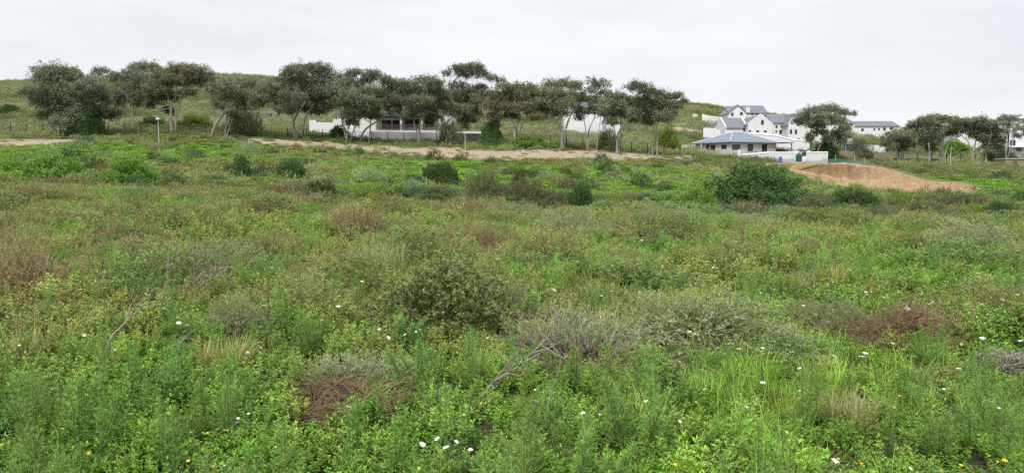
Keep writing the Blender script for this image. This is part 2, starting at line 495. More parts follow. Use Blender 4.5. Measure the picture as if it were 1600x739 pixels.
# excavated soil bank: a heap pushed out over the slope
BANK_TOP = [(1192, 257.5), (1225, 254), (1260, 253), (1300, 254), (1340, 255), (1375, 261), (1405, 268), (1440, 280), (1475, 284), (1510, 286), (1528, 293), (1540, 298)]
BANK_BOT = [(1192, 260), (1225, 268), (1260, 280), (1300, 291), (1340, 298), (1375, 301), (1405, 304), (1440, 305), (1475, 305), (1510, 303), (1528, 300), (1540, 299)]
def build_bank():
    n, k = 190, 40
    q = np.linspace(1192, 1540, n)
    t = np.interp(q, *zip(*BANK_TOP)) + (fbm(q * .05, q * 0, 43) - .5) * 2.5; b = np.interp(q, *zip(*BANK_BOT)) + (fbm(q * .06, q * 0 + 5, 47) - .5) * 5
    b = np.maximum(b, t + 1)
    toe = np.array([hit(a, c, 50).y for a, c in zip(q, b)])
    toe = np.convolve(np.pad(toe, 8, 'edge'), np.ones(17) / 17, 'valid')
    V, A = [], []
    for i in range(n):
        e = min(1, (b[i] - t[i]) / 22)
        cut = float(np.clip((1405 - q[i]) / 70, 0, 1))
        run = 9.0 * e
        for j in range(k):
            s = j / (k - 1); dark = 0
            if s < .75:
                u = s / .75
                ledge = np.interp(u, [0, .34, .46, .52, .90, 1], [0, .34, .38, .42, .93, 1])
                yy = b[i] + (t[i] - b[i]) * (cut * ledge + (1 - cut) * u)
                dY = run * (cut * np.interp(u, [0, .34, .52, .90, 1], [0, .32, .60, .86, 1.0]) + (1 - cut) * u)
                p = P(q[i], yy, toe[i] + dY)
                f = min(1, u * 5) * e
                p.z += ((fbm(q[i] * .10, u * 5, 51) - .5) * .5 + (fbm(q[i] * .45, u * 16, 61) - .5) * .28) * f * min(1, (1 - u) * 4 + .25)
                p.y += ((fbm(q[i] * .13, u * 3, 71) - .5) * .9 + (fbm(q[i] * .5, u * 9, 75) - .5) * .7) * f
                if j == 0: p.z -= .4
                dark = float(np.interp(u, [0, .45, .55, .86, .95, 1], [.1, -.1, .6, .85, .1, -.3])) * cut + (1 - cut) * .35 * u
            else:
                u = (s - .75) / .25
                p = P(q[i], t[i], toe[i] + run); z0 = p.z
                p.y += u * 16
                g = gz(p.x, p.y) - .15
                p.z = z0 * (1 - u * u) + g * u * u if u > 0 else z0
            V.append(tuple(p)); A.append(dark)
    a = (np.arange(n - 1)[:, None] * k + np.arange(k - 1)[None]).ravel()
    m, nn, l, bs = mat_new('excavated_soil')
    tx = nn.new('ShaderNodeTexCoord'); at = N_(nn, 'ShaderNodeAttribute', attribute_name='lv')
    mpn = N_(nn, 'ShaderNodeMapping'); mpn.inputs['Scale'].default_value = (1, 1, 2.5); l(tx.outputs['Object'], mpn.inputs['Vector'])
    n1 = N_(nn, 'ShaderNodeTexNoise', Scale=.9, Detail=9.0, Roughness=.7); n2 = N_(nn, 'ShaderNodeTexNoise', Scale=4.5, Detail=6.0, Roughness=.7)
    for x in (n1, n2): l(mpn.outputs[0], x.inputs['Vector'])
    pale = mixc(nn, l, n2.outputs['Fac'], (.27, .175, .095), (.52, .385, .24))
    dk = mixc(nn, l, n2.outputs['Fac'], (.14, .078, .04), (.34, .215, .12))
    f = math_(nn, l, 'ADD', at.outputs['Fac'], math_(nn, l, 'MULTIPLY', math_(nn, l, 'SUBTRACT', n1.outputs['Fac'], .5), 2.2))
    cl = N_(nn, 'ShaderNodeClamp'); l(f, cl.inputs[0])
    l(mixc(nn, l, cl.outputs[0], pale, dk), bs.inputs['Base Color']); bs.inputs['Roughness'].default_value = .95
    bs.inputs['Specular IOR Level'].default_value = .15
    bp = N_(nn, 'ShaderNodeBump', Strength=.9, Distance=.25); l(n2.outputs['Fac'], bp.inputs['Height']); l(bp.outputs[0], bs.inputs['Normal'])
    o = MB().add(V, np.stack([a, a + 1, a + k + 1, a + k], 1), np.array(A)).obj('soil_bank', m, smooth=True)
    structure(o, 'excavated bank of orange brown soil below the white wall')
build_bank()


# ================================================================== BUILDINGS, WALLS, FENCES, LAMPS
def frame_M(o, u):
    """matrix with x along u (in plan), y into the building, z up"""
    u = Vector((u[0], u[1], 0)).normalized(); v = Vector((-u.y, u.x, 0))
    return Matrix(((u.x, v.x, 0, o.x), (u.y, v.y, 0, o.y), (0, 0, 1, o.z), (0, 0, 0, 1)))
def window(parent, Mx, x, z, w, h, y=0.0, name='window', mat='frame', side='front', W=None):
    """frame ring set proud of the wall, glass inside it; x, z = centre on the wall face"""
    t = .07
    def tr(b):
        return b
    Q = Mx
    if side == 'left':   # wall at x = 0 facing -x
        Q = Mx @ Matrix(((0, 1, 0, 0), (-1, 0, 0, 0), (0, 0, 1, 0), (0, 0, 0, 1))).inverted()
    if side == 'right':
        Q = Mx @ Matrix.Translation((W, 0, 0)) @ Matrix.Rotation(math.pi / 2, 4, 'Z')
    f = MB()
    f.box((x - w/2 - t, y - .05, z - h/2 - t), (x + w/2 + t, y + .03, z - h/2), Q)
    f.box((x - w/2 - t, y - .05, z + h/2), (x + w/2 + t, y + .03, z + h/2 + t), Q)
    f.box((x - w/2 - t, y - .05, z - h/2), (x - w/2, y + .03, z + h/2), Q)
    f.box((x + w/2, y - .05, z - h/2), (x + w/2 + t, y + .03, z + h/2), Q)
    if w > 1.0: f.box((x - .025, y - .045, z - h/2), (x + .025, y + .03, z + h/2), Q)
    wi = part(name, f.mesh(name), M[mat], parent)
    part('pane', MB().box((x - w/2, y - .02, z - h/2), (x + w/2, y + .02, z + h/2), Q).mesh('pane'), M['glass'], wi)
    return wi
def gable_block(parent, Mx, W, D, zb, ze, zr, axis='front', wall='white', roof='slate', over=.25, parapet=False, t=.12):
    """block: x 0..W, y 0..D, z zb..ze, gable roof. axis 'front': gable faces the viewer (ridge along y); 'side': ridge along x"""
    if axis == 'front':
        g = [(0, ze), (W / 2, zr), (W, ze)]
        V = [(0,0,zb),(W,0,zb),(W,0,ze),(W/2,0,zr),(0,0,ze),(0,D,zb),(W,D,zb),(W,D,ze),(W/2,D,zr),(0,D,ze)]
    else:
        V = [(0,D,zb),(0,0,zb),(0,0,ze),(0,D/2,zr),(0,D,ze),(W,D,zb),(W,0,zb),(W,0,ze),(W,D/2,zr),(W,D,ze)]
    b = MB().poly(V, [[0,1,2,3,4],[6,5,9,8,7],[0,4,9,5],[1,6,7,2]], Mx)
    part('wall', b.mesh('wall'), M[wall], parent)
    r = MB()
    hw = (W if axis == 'front' else D) / 2; ln = D if axis == 'front' else W
    sl = (zr - ze) / hw
    for s in (-1, 1):
        e = hw + over
        y0, y1 = (-over, ln + over) if not parapet else (.22, ln - .22)
        q = []
        for yy in (y0, y1):
            for a, zz in ((0, zr + .02), (e, zr + .02 - sl * e)):
                for dz in (0, t):
                    p = (hw + s * a, yy, zz + dz)
                    q.append(p if axis == 'front' else (p[1], p[0], p[2]))
        r.poly(q, [[0,2,6,4],[1,5,7,3],[0,1,3,2],[4,6,7,5],[2,3,7,6],[0,4,5,1]], Mx)
    ro = part('roof', r.mesh('roof'), M[roof], parent)
    if parapet:
        for y0 in (0, ln - .25):
            for s in (-1, 1):
                q = []
                for yy in (y0 - .02, y0 + .27):
                    for a, zz in ((0, zr), (hw + .05, ze - sl * .05)):
                        for dz in (-.1, .34):
                            p = (hw + s * a, yy, zz + dz)
                            q.append(p if axis == 'front' else (p[1], p[0], p[2]))
                part('gable_parapet', MB().poly(q, [[0,2,6,4],[1,5,7,3],[0,1,3,2],[4,6,7,5],[2,3,7,6],[0,4,5,1]], Mx).mesh('gable_parapet'), M['white'], parent)
    return ro
def hip_roof(parent, Mx, W, D, ze, zr, rid, mat, over=.45, t=.14, shift=0):
    x0, x1, y0, y1 = -over, W + over, -over, D + over
    ra, rb = (W - rid) / 2 + shift, (W + rid) / 2 + shift
    V = [(x0,y0,ze),(x1,y0,ze),(x1,y1,ze),(x0,y1,ze),(ra,D/2,zr),(rb,D/2,zr)]
    b = MB().poly(V + [(v[0], v[1], v[2] - t) for v in V[:4]], [[0,1,5,4],[2,3,4,5],[1,2,5],[3,0,4],[0,6,7,1],[1,7,8,2],[2,8,9,3],[3,9,6,0],[9,8,7,6]], Mx)
    ro = part('roof', b.mesh('roof'), M[mat], parent)
    for a, c in ((V[0], V[4]), (V[1], V[5]), (V[3], V[4]), (V[4], V[5])):
        p, q = Mx @ Vector(a), Mx @ Vector(c); up = Vector((0, 0, .03))
        part('ridge_cap', MB().tube([p + up, q + up], .10, 6).mesh('ridge_cap'), M['ridge'], ro)
    return ro
def local(o):
    """children were built in world space: cancel the parent's own place"""
    for c in o.children: c.matrix_parent_inverse = o.matrix_basis.inverted()
def wall_run(name, label, pts, thick, mat, cat='wall', group=None, cap=None):
    """pts: (px, y_top, Y); free-standing wall with its foot below the ground"""
    W3 = [P(a, b, Y) for a, b, Y in pts]
    o = thing(name, label, cat, (W3[0].x, W3[0].y, gz(W3[0].x, W3[0].y)), group)
    for a, b in zip(W3[:-1], W3[1:]):
        d = Vector((b.x - a.x, b.y - a.y, 0)).normalized(); n = Vector((-d.y, d.x, 0)) * thick
        za, zb = gz(a.x, a.y) - 1.0, gz(b.x, b.y) - 1.0
        za, zb = min(za, a.z - .4), min(zb, b.z - .4)
        V = [(a.x, a.y, za), (b.x, b.y, zb), (b.x + n.x, b.y + n.y, zb), (a.x + n.x, a.y + n.y, za)]
        V += [(a.x, a.y, a.z), (b.x, b.y, b.z), (b.x + n.x, b.y + n.y, b.z), (a.x + n.x, a.y + n.y, a.z)]
        part('wall_panel', MB().poly(V, [[0,3,2,1],[4,5,6,7],[0,1,5,4],[1,2,6,5],[2,3,7,6],[3,0,4,7]]).mesh('wall_panel'), M[mat], o)
        if cap:
            C = [(v[0], v[1], v[2]) for v in V[4:]]
            part('coping', MB().tube([Vector(C[0]) + n * .5, Vector(C[1]) + n * .5], thick * .8, 4).mesh('coping'), M[cap], o)
    bpy.context.view_layer.update(); local(o)
    return o

def block_at(px0, px1, Y):
    a, b = P(px0, 265, Y), P(px1, 265, Y)
    return frame_M(Vector((a.x, Y, 0)), (1, 0)), b.x - a.x
def zat(py, Y): return P(800, py, Y).z

# ---- house with blue-grey hipped roof
h1 = thing('bungalow', 'single storey cream house with blue grey hipped roof', 'house', (P(1140, 265, 140).x, 140, gz(41, 141)))
u, v = Vector((.90, .436, 0)), Vector((-.436, .90, 0))
c0 = P(1140, 265, 140); ze = zat(221.5, 140); zr = zat(206.5, 146); zb = zat(246, 140) - 1.2
MH = frame_M(Vector((c0.x, c0.y, 0)), u)
W1, D1 = 11.5, 10.0
part('wall', MB().box((0, 0, zb), (W1, D1, ze - .1), MH).mesh('wall'), M['cream'], h1)
hip_roof(h1, MH, W1, D1, ze, zr, 2.6, 'blueroof', .5, shift=.6)
zm = ze - 1.05
# garage-like dark opening, two windows on the right face
gd = part('garage_door', MB().box((.35, -.04, ze - 2.35), (2.5, .05, ze - .45), MH).mesh('garage_door'), M['glass'], h1)
part('door_frame', MB().box((.2, -.07, ze - 2.4), (.35, .04, ze - .3), MH).box((2.5, -.07, ze - 2.4), (2.65, .04, ze - .3), MH).box((.35, -.07, ze - .45), (2.5, .04, ze - .3), MH).mesh('door_frame'), M['whiteframe'], gd)
for x in (5.0, 8.6): window(h1, MH, x, zm, 1.15, 1.2)
# left face: two windows, a brown door and posts of a stoep
ML = MH @ Matrix.Translation((0, D1, 0)) @ Matrix.Rotation(-math.pi / 2, 4, 'Z')
for x in (8.3, 5.2): window(h1, ML, x, zm, 1.2, .9)
part('door', MB().box((3.2, -.04, ze - 2.3), (4.2, .05, ze - .35), ML).mesh('door'), M['darktimber'], h1)
for x in (.3, 2.2): part('stoep_post', MB().box((x, -.5, zb), (x + .16, -.34, ze - .12), ML).mesh('stoep_post'), M['whiteframe'], h1)
bpy.context.view_layer.update(); local(h1)
# carport with timber screen right of it
cp = thing('carport', 'flat roofed open carport with timber screen beside the hipped house', 'carport', (P(1208, 265, 144).x, 144, gz(52, 144)))
MC = frame_M(Vector((P(1206, 265, 145).x, 145, 0)), (1, .18)); wC = 4.1
zc = zat(223.5, 145)
part('roof', MB().box((-.3, -.3, zc), (wC + .3, 3.5, zc + .14), MC).mesh('roof'), M['slate'], cp)
for x in (.6, wC - .1): part('post', MB().box((x, 0, zc - 3.4), (x + .14, .14, zc), MC).mesh('post'), M['timber'], cp)
for i in range(15): part('plank', MB().box((.1 + i * .26, 2.0, zc - 3.2), (.1 + i * .26 + .22, 2.05, zc - 1.1 + .05 * math.sin(i * 2.1)), MC).mesh('plank'), M['timber'], cp)
bpy.context.view_layer.update(); local(cp)

wall_run('boundary_wall', 'long white boundary wall above the excavated soil bank', [(1153, 243, 132), (1200, 239, 133.5), (1250, 239, 135), (1294, 238.5, 136.5)], .22, 'white', cap='whiteframe')
wall_run('garden_wall', 'pale grey garden wall sloping down in front of the hipped house', [(1084, 233, 146), (1112, 236, 139), (1127, 233.5, 135), (1154, 235, 132)], .2, 'palegrey')
wall_run('gate_pillar', 'leaning white gate pillar at the corner of garden walls', [(1153, 234, 131.7), (1157, 234, 131.7)], .35, 'white')
wall_run('garden_wall', 'low grey and white wall joining the hipped house', [(1060, 227, 150), (1085, 226.5, 150)], .2, 'white')
wall_run('garden_wall', 'white wall stub behind the carport', [(1232, 236, 150), (1266, 235, 150)], .2, 'white')

# ---- cape style white house group on the slope
Yh = 172
def cape(name, label, px0, px1, Y, ye, yr, yb, D, axis, wins, parapet=True, left=(), group='white houses on the slope', chim=None):
    Mx, W = block_at(px0, px1, Y)
    ze, zr, zb = zat(ye, Y), zat(yr, Y + (0 if axis == 'front' else D / 2)), zat(yb, Y) - 2.5
    o = thing(name, label, 'house', (P((px0 + px1) / 2, 265, Y).x, Y, zb), group)
    ro = gable_block(o, Mx, W, D, zb, ze, zr, axis, parapet=parapet)
    k = W / (px1 - px0)
    for (px, py, wp, hp) in wins:
        window(o, Mx, (px - px0) * k, zat(py, Y), wp * k, hp * k)
    if chim:
        for (px, py0, py1, wp, dy, mt) in chim:
            x = (px - px0) * k
            part('chimney', MB().box((x - wp * k / 2, dy, zat(py1, Y)), (x + wp * k / 2, dy + 1.1, zat(py0, Y)), Mx).mesh('chimney'), M[mt], ro)
    bpy.context.view_layer.update(); local(o)
    return o
cape('gabled_house', 'white gable fronted house block with one attic window', 1167, 1205, 168, 195, 180, 222, 11, 'front', [(1189, 191.5, 3.2, 6), (1170, 205, 2, 2), (1182, 205.5, 3, 2), (1194, 205.5, 3, 2)])
cape('slate_roof_house', 'white house wing with long slate roof between two gables', 1205.3, 1229.5, 170, 192, 179.5, 224, 9, 'side', [(1211, 198, 2.3, 3), (1219, 197.5, 2.3, 3), (1218, 206.5, 3.4, 5.5), (1211, 205.5, 1.8, 2)], parapet=False)
cape('gabled_house', 'white gable fronted house with two tall narrow windows', 1229.8, 1256, 166, 195, 177, 228, 12, 'front', [(1227.8 + 6, 206, 2.4, 6), (1235 + 6.5, 206.3, 2.4, 6), (1246, 219, 2, 4.6), (1244, 195, 2.6, 3)])
cape('slate_roof_house', 'low white house wing with sloping slate roof and end parapets', 1131.5, 1166.7, 170, 200, 185.5, 218, 9, 'side', [(1161, 203, 2, 4)])
cape('gabled_house', 'highest white house with slate roof and two chimneys on the hill', 1136, 1164, 205, 177, 164.5, 195, 9, 'front', [(1142, 179, 3, 4), (1156, 178, 3.4, 4)], parapet=False, chim=[(1141, 164.5, 172, 5, 3.0, 'greywall'), (1168, 167, 178, 5.5, 1.0, 'white')])
cape('slate_roof_house', 'white wing of the highest house with small square windows', 1164.3, 1196, 206, 176.8, 166, 192, 9, 'side', [(1173, 178.5, 2.6, 2.6), (1179, 178.5, 1.6, 1.8), (1182.5, 178.6, 1.6, 1.8), (1186.5, 178.8, 1.8, 2.4)], parapet=False)
cape('slate_roof_house', 'white house half hidden behind the leaning gum', 1256.3, 1331, 174, 193, 184, 232, 10, 'side', [(1262, 215, 4, 5), (1290, 206, 4, 6), (1324, 200, 3, 5), (1310, 218, 5, 6)], parapet=False)
cape('slate_roof_house', 'long low white house with slate roof and a row of small windows', 1331, 1404, 204, 197.5, 190.3, 208, 9, 'side', [(1345, 203, 3, 3.4), (1363.5, 202.4, 1.8, 2.6), (1370.5, 202.2, 1.8, 2.6), (1379, 202, 3.2, 3.4), (1390, 201.3, 5, 2.6)])
cape('gabled_house', 'white gabled house showing between gum trunks', 1486, 1534, 175, 226, 208, 238, 10, 'front', [(1500, 226, 4, 4)], parapet=True)
cape('slate_roof_house', 'white building hidden behind the airy gum trees', 882, 942, 172, 175, 161, 195, 11, 'side', [(905, 184, 4, 7)], parapet=True)
cape('slate_roof_house', 'low white building with dark roof behind the leaning gums', 947, 968, 165, 191.5, 186, 200, 8, 'side', [(955, 195, 3, 3)], parapet=False)
wall_run('retaining_wall', 'white terrace wall under the gable fronted houses', [(1172, 209, 163), (1215, 213, 161), (1238, 219, 160.5), (1265, 221.5, 160)], .3, 'white', cap='whiteframe')
wall_run('garden_wall', 'low white garden wall stepping down beside the slate roof wing', [(1099, 200, 176), (1116, 200.5, 175), (1117, 202.5, 174.5), (1150, 205, 172)], .25, 'white')
wall_run('garden_wall', 'short white wall high on the slope above the houses', [(1097, 178.5, 240), (1108, 181, 238), (1136, 184, 230)], .3, 'white')
wall_run('garden_wall', 'white wall fragment on the green slope', [(1083, 178, 250), (1090, 179, 250)], .3, 'white')
wall_run('garden_wall', 'low white wall behind the blue water tank', [(1348, 226, 160), (1372, 227, 160), (1384, 231, 160)], .25, 'white')

# ---- two storey house at the right edge
h2 = thing('two_storey_house', 'white two storey house with dark framed balcony windows', 'house', (P(1590, 265, 152).x, 152, zat(240, 152)), 'white houses on the slope')
M2, W2 = block_at(1574, 1640, 152); k2 = W2 / 66
part('wall', MB().box((0, 0, zat(240, 152) - 2), (W2, 9, zat(187, 152)), M2).mesh('wall'), M['white'], h2)
part('roof', MB().box((-.25, -.3, zat(187, 152)), (W2 + .3, 9.3, zat(185.4, 152)), M2).mesh('roof'), M['slate'], h2)
window(h2, M2, 5.6 * k2, zat(223.5, 152), 9 * k2, 9 * k2, mat='whiteframe'); window(h2, M2, 24 * k2, zat(206, 152), 6 * k2, 10 * k2); window(h2, M2, 16 * k2, zat(233, 152), 7 * k2, 6 * k2)
part('balcony', MB().box((-.4, -1.2, zat(230.6, 152)), (4, 0, zat(229.5, 152)), M2).mesh('balcony'), M['white'], h2)
bpy.context.view_layer.update(); local(h2)
kk = thing('stone_hut', 'small square brown stone hut with dark door', 'hut', hit(1590, 263))
kb = hit(1590, 263); mk = kb.y / F
part('wall', MB().box((-20 * mk, 0, -.5), (14 * mk, 2.5, 14 * mk)).mesh('wall'), M['stone'], kk)
part('roof', MB().box((-21 * mk, -.15, 14 * mk), (15 * mk, 2.65, 15.2 * mk)).mesh('roof'), M['palegrey'], kk)
part('door', MB().box((-7 * mk, -.05, 2 * mk), (-1 * mk, .05, 11 * mk)).mesh('door'), M['darktimber'], kk)

# ---- villa behind the gum trees with veranda, stepped wall and grey wall
Yv = 150
vl = thing('villa', 'white flat roofed villa behind the gum trees with timber veranda', 'house', (P(610, 265, Yv).x, Yv, gz(P(610, 265, Yv).x, Yv)))
MV, WV = block_at(529, 706, Yv); kv = WV / 177
def vx(px): return (px - 529) * kv
zv = lambda py: zat(py, Yv)
part('wall', MB().box((0, 0, zv(214) - 2), (WV, 10, zv(181) + .3), MV).mesh('wall'), M['white'], vl)
part('roof', MB().box((-.3, -.3, zv(181) + .3), (WV + .3, 10.3, zv(180) + .45), MV).mesh('roof'), M['slate'], vl)
for px, py, w, h in ((545, 193, 5, 7), (605, 195, 14, 12), (622, 195, 14, 12), (640, 193, 12, 11), (654, 193, 12, 11), (672, 193, 14, 11)):
    window(vl, MV, vx(px), zv(py), w * kv, h * kv, y=2 if py < 180 else 0)
part('balcony_slab', MB().box((vx(586), -3, zv(206) - .5), (vx(692), 0, zv(205)), MV).mesh('balcony_slab'), M['cream'], vl)
for px in (592, 631, 662, 690): part('post', MB().box((vx(px) - .2, -3, zv(205)), (vx(px) + .2, -2.7, zv(186)), MV).mesh('post'), M['cream'], vl)
part('veranda_roof', MB().box((vx(584), -3.4, zv(183)), (vx(694), .3, zv(181.6)), MV).mesh('veranda_roof'), M['slate'], vl)  # solid slab added so that the veranda front falls into shadow
part('pergola_beam', MB().box((vx(584), -3.2, zv(186)), (vx(694), -2.9, zv(184.4)), MV).mesh('pergola_beam'), M['darktimber'], vl)
for i in range(36): part('baluster', MB().box((vx(594) + i * .34, -3.05, zv(205)), (vx(594) + i * .34 + .06, -2.99, zv(197)), MV).mesh('baluster'), M['darktimber'], vl)
for py in (196.4, 199.2, 202): part('rail', MB().box((vx(593), -3.06, zv(py) - .05), (vx(690), -2.98, zv(py) + .05), MV).mesh('rail'), M['darktimber'], vl)
bpy.context.view_layer.update(); local(vl)
wall_run('garden_wall', 'stepped white garden wall falling to the grey wall', [(483, 188, 146), (491, 188, 145.8), (491.3, 191, 145.7), (520, 192, 144), (521, 186.5, 144), (530, 187, 143.4), (531, 194, 143.3), (583, 208, 135)], .25, 'white')
wall_run('grey_wall', 'long grey cement garden wall behind the gum trunks', [(580, 206, 134.5), (640, 207, 134), (692, 208, 134), (758, 209, 134)], .2, 'greywall')
wall_run('garden_wall', 'white wall band above the grey cement wall', [(690, 204, 144), (725, 205.5, 144), (757, 206, 144)], .25, 'white')

# ---- fences
def fence(label, px0, px1, Yf, step, h, mat='post', rails=(.3, .75, 1.2, 1.6)):
    a, b = P(px0, 265, Yf(px0)), P(px1, 265, Yf(px1))
    n = int((b - a).length / step); o = thing('wire_fence', label, 'fence', (a.x, a.y, gz(a.x, a.y)))
    pts = []
    for i in range(n + 1):
        px = px0 + (px1 - px0) * i / n; q = P(px, 265, Yf(px)); q.z = gz(q.x, q.y); pts.append(q)
        hh = h * random.uniform(.92, 1.06); t = .07
        lean = random.uniform(-.05, .05)
        part('post', MB().tube([q + Vector((0, 0, -.3)), q + Vector((lean, 0, hh))], t, 5).mesh('post'), M[mat], o)
    for r in rails:
        part('wire', MB().tube([q + Vector((0, 0, r * h / 1.8)) for q in pts], .012, 3).mesh('wire'), M['wire'], o)
    bpy.context.view_layer.update(); local(o)
fence('dark posted wire fence running behind the row of gum trees', -30, 476, lambda p: 131 + 2 * math.sin(p * .01), 2.75, 1.9)
fence('dark posted wire fence running past the grey garden wall', 480, 1062, lambda p: 130.5 + 1.0 * math.sin(p * .012), 2.75, 1.9)
fence('wire fence below the gum trees near the stone hut', 1410, 1568, lambda p: 142, 2.6, 1.6)
def plank_fence(label, px0, px1, Yf, h):
    a, b = P(px0, 265, Yf), P(px1, 265, Yf); n = int((b.x - a.x) / .34)
    o = thing('plank_fence', label, 'fence', (a.x, a.y, gz(a.x, a.y)))
    for i in range(n):
        x = a.x + i * .34; z = gz(x, Yf); hh = h * random.uniform(.88, 1.1)
        part('plank', MB().box((x, Yf, z - .2), (x + .29, Yf + .04, z + hh)).mesh('plank'), M['timber'], o)
    bpy.context.view_layer.update(); local(o)
plank_fence('grey brown timber plank fence behind the leaning house gum', 1312, 1398, 148, 1.5)

# ---- lamps, poles and yard things
def lathe(b, prof, n=12):
    V = [(r * math.cos(6.283 * k / n), r * math.sin(6.283 * k / n), z) for r, z in prof for k in range(n)]
    Fc = [[j*n+k, j*n+(k+1) % n, (j+1)*n+(k+1) % n, (j+1)*n+k] for j in range(len(prof) - 1) for k in range(n)]
    b.add(V, Fc); b.f.append(np.array([[(len(prof) - 1) * n + k for k in range(n)]]) + b.n - len(V)); return b
def lamp(label, px, py_top, py_foot, panel=False, r=.05, head=True):
    f = hit(px, py_foot, 60); h = (py_foot - py_top) * f.y / F
    o = thing('street_lamp', label, 'street lamp', f)
    part('pole', MB().tube([(0, 0, -.3), (0, 0, h * .5), (0, 0, h)], [r * 1.2, r, r * .8], 8).mesh('pole'), M['metal'], o)
    if panel:
        part('solar_panel', MB().box((-.55, -.35, -.02), (.55, .35, .03), Matrix.Translation((-.1, 0, h + .12)) @ Matrix.Rotation(.45, 4, 'Y')).mesh('solar_panel'), M['lampwhite'], o)
        part('lamp_head', MB().box((.05, -.12, h - .25), (.6, .12, h - .12)).mesh('lamp_head'), M['lampwhite'], o)
    elif not head:
        part('pole_cap', lathe(MB(), [(r, h), (r * 1.3, h + .02), (r * .8, h + .09)], 8).mesh('pole_cap'), M['metal'], o)
    else:
        part('lamp_head', MB().poly([(-.22, -.22, h), (.22, -.22, h), (.22, .22, h), (-.22, .22, h), (-.15, -.15, h + .34), (.15, -.15, h + .34), (.15, .15, h + .34), (-.15, .15, h + .34)], [[0,3,2,1],[4,5,6,7],[0,1,5,4],[1,2,6,5],[2,3,7,6],[3,0,4,7]]).mesh('lamp_head'), M['lampwhite'], o)
        part('lamp_cap', MB().box((-.27, -.27, h + .34), (.27, .27, h + .40)).mesh('lamp_cap'), M['metal'], o)
lamp('slim street lamp with white head below domed gum', 249, 188, 236)
lamp('thin pale pole before the grey garden wall', 727, 209, 247, head=False)
lamp('solar panel street lamp beside the leaning house gum', 1321, 212, 243, True, .09)
lamp('thin grey lamp pole below the gum trees near the stone hut', 1484.5, 230, 262, r=.04, head=False)
lamp('short grey marker post beside sandy track', 389, 218, 231, head=False)
pl = hit(1573.5, 258, 60); hp = 76 * pl.y / F
pp = thing('utility_pole', 'tall dark utility pole beside the stone hut', 'utility pole', pl)
part('pole', MB().tube([(0, 0, -.3), (0, 0, hp)], [.12, .08], 8).mesh('pole'), M['post'], pp)
part('crossarm', MB().box((-.6, -.05, hp - .5), (.6, .05, hp - .38)).mesh('crossarm'), M['post'], pp)
def yard(px, py, Y): 
    q = P(px, py, Y); q.z = max(q.z, gz(q.x, q.y)) ; return q
def bank_top(px): 
    d = np.interp(px, *zip(*BANK_TOP)); return hit(px, float(np.interp(px, *zip(*BANK_BOT))), 50).y + 10, d
# blue drum, green tank, white and black toilet cabin, green net fence on the edge of the bank
def on_bank(px, py, Y=127):
    q = P(px, py, Y); return q
q = on_bank(1219, 254); dr_ = thing('water_drum', 'blue plastic drum at the corner of the green net', 'drum', q)
b = MB()
prof = [(.26, 0), (.30, .05), (.31, .3), (.29, .33), (.31, .36), (.31, .62), (.29, .65), (.31, .68), (.30, .92), (.24, .97)]
part('barrel', lathe(MB(), [(r * .9, z * .95) for r, z in prof]).mesh('barrel'), M['blue'], dr_)
part('lid', lathe(MB(), [(.23, .92), (.23, .97), (.1, .99)]).mesh('lid'), M['blue'], dr_)
q = on_bank(1248, 252.5); tk = thing('water_tank', 'dark green water tank beside the white site cabin', 'tank', q)
part('tank_body', lathe(MB(), [(.45, 0), (.5, .1), (.5, 1.0), (.42, 1.2), (.2, 1.35)]).mesh('tank_body'), M['greenplastic'], tk)
part('tank_lid', lathe(MB(), [(.2, 1.35), (.2, 1.45), (.1, 1.47)]).mesh('tank_lid'), M['greenplastic'], tk)
q = on_bank(1255.5, 252); cb = thing('site_cabin', 'small white site cabin with dark upper window', 'cabin', q)
part('cabin_body', MB().box((-.45, 0, 0), (.5, .9, 1.75)).mesh('cabin_body'), M['white'], cb)
part('roof', MB().box((-.52, -.08, 1.75), (.57, .98, 1.85)).mesh('roof'), M['frame'], cb)
window(cb, Matrix.Identity(4), .03, 1.25, .6, .55)
nf = thing('net_fence', 'green shade net fence along the top of the soil bank', 'fence', on_bank(1221, 254))
o0 = on_bank(1221, 254)
pts = [on_bank(px, py, Y) - o0 for px, py, Y in ((1221, 255, 127), (1240, 254.5, 127), (1262, 254.5, 127), (1285, 254.5, 127), (1305, 255, 127), (1335, 256, 127), (1350, 258, 128))]
for p in pts: part('post', MB().tube([p + Vector((0, 0, -.4)), p + Vector((0, 0, 1.35))], .035, 5).mesh('post'), M['metal'], nf)
for a, b2 in zip(pts[:-1], pts[1:]):
    if a.x > pts[1].x - .1 and a.x < pts[3].x: hh = .45
    else: hh = .8
    m_ = MB(); V = []
    nn = 8
    for i in range(nn + 1):
        t = i / nn; p = a.lerp(b2, t); s = .22 * math.sin(math.pi * t)
        for j in range(4): V.append((p.x, p.y + .05 * math.sin(i * 2.0 + j), p.z - .15 + (hh + .15 - s * .6) * j / 3))
    ii = (np.arange(nn)[:, None] * 4 + np.arange(3)[None]).ravel()
    m_.add(V, np.stack([ii, ii + 4, ii + 5, ii + 1], 1))
    part('net_panel', m_.mesh('net_panel'), M['netting'], nf)
q = P(1334, 232, 156); bt = thing('blue_container', 'blue tarpaulin covered container behind the timber fence', 'container', q)
mb = 156 / F
part('body', MB().box((-9 * mb, 0, -1.5), (12 * mb, 2, 6 * mb)).mesh('body'), M['blue'], bt)
part('lid', MB().box((-9.6 * mb, -.1, 6 * mb), (12.6 * mb, 2.1, 6.8 * mb)).mesh('lid'), M['blue'], bt)

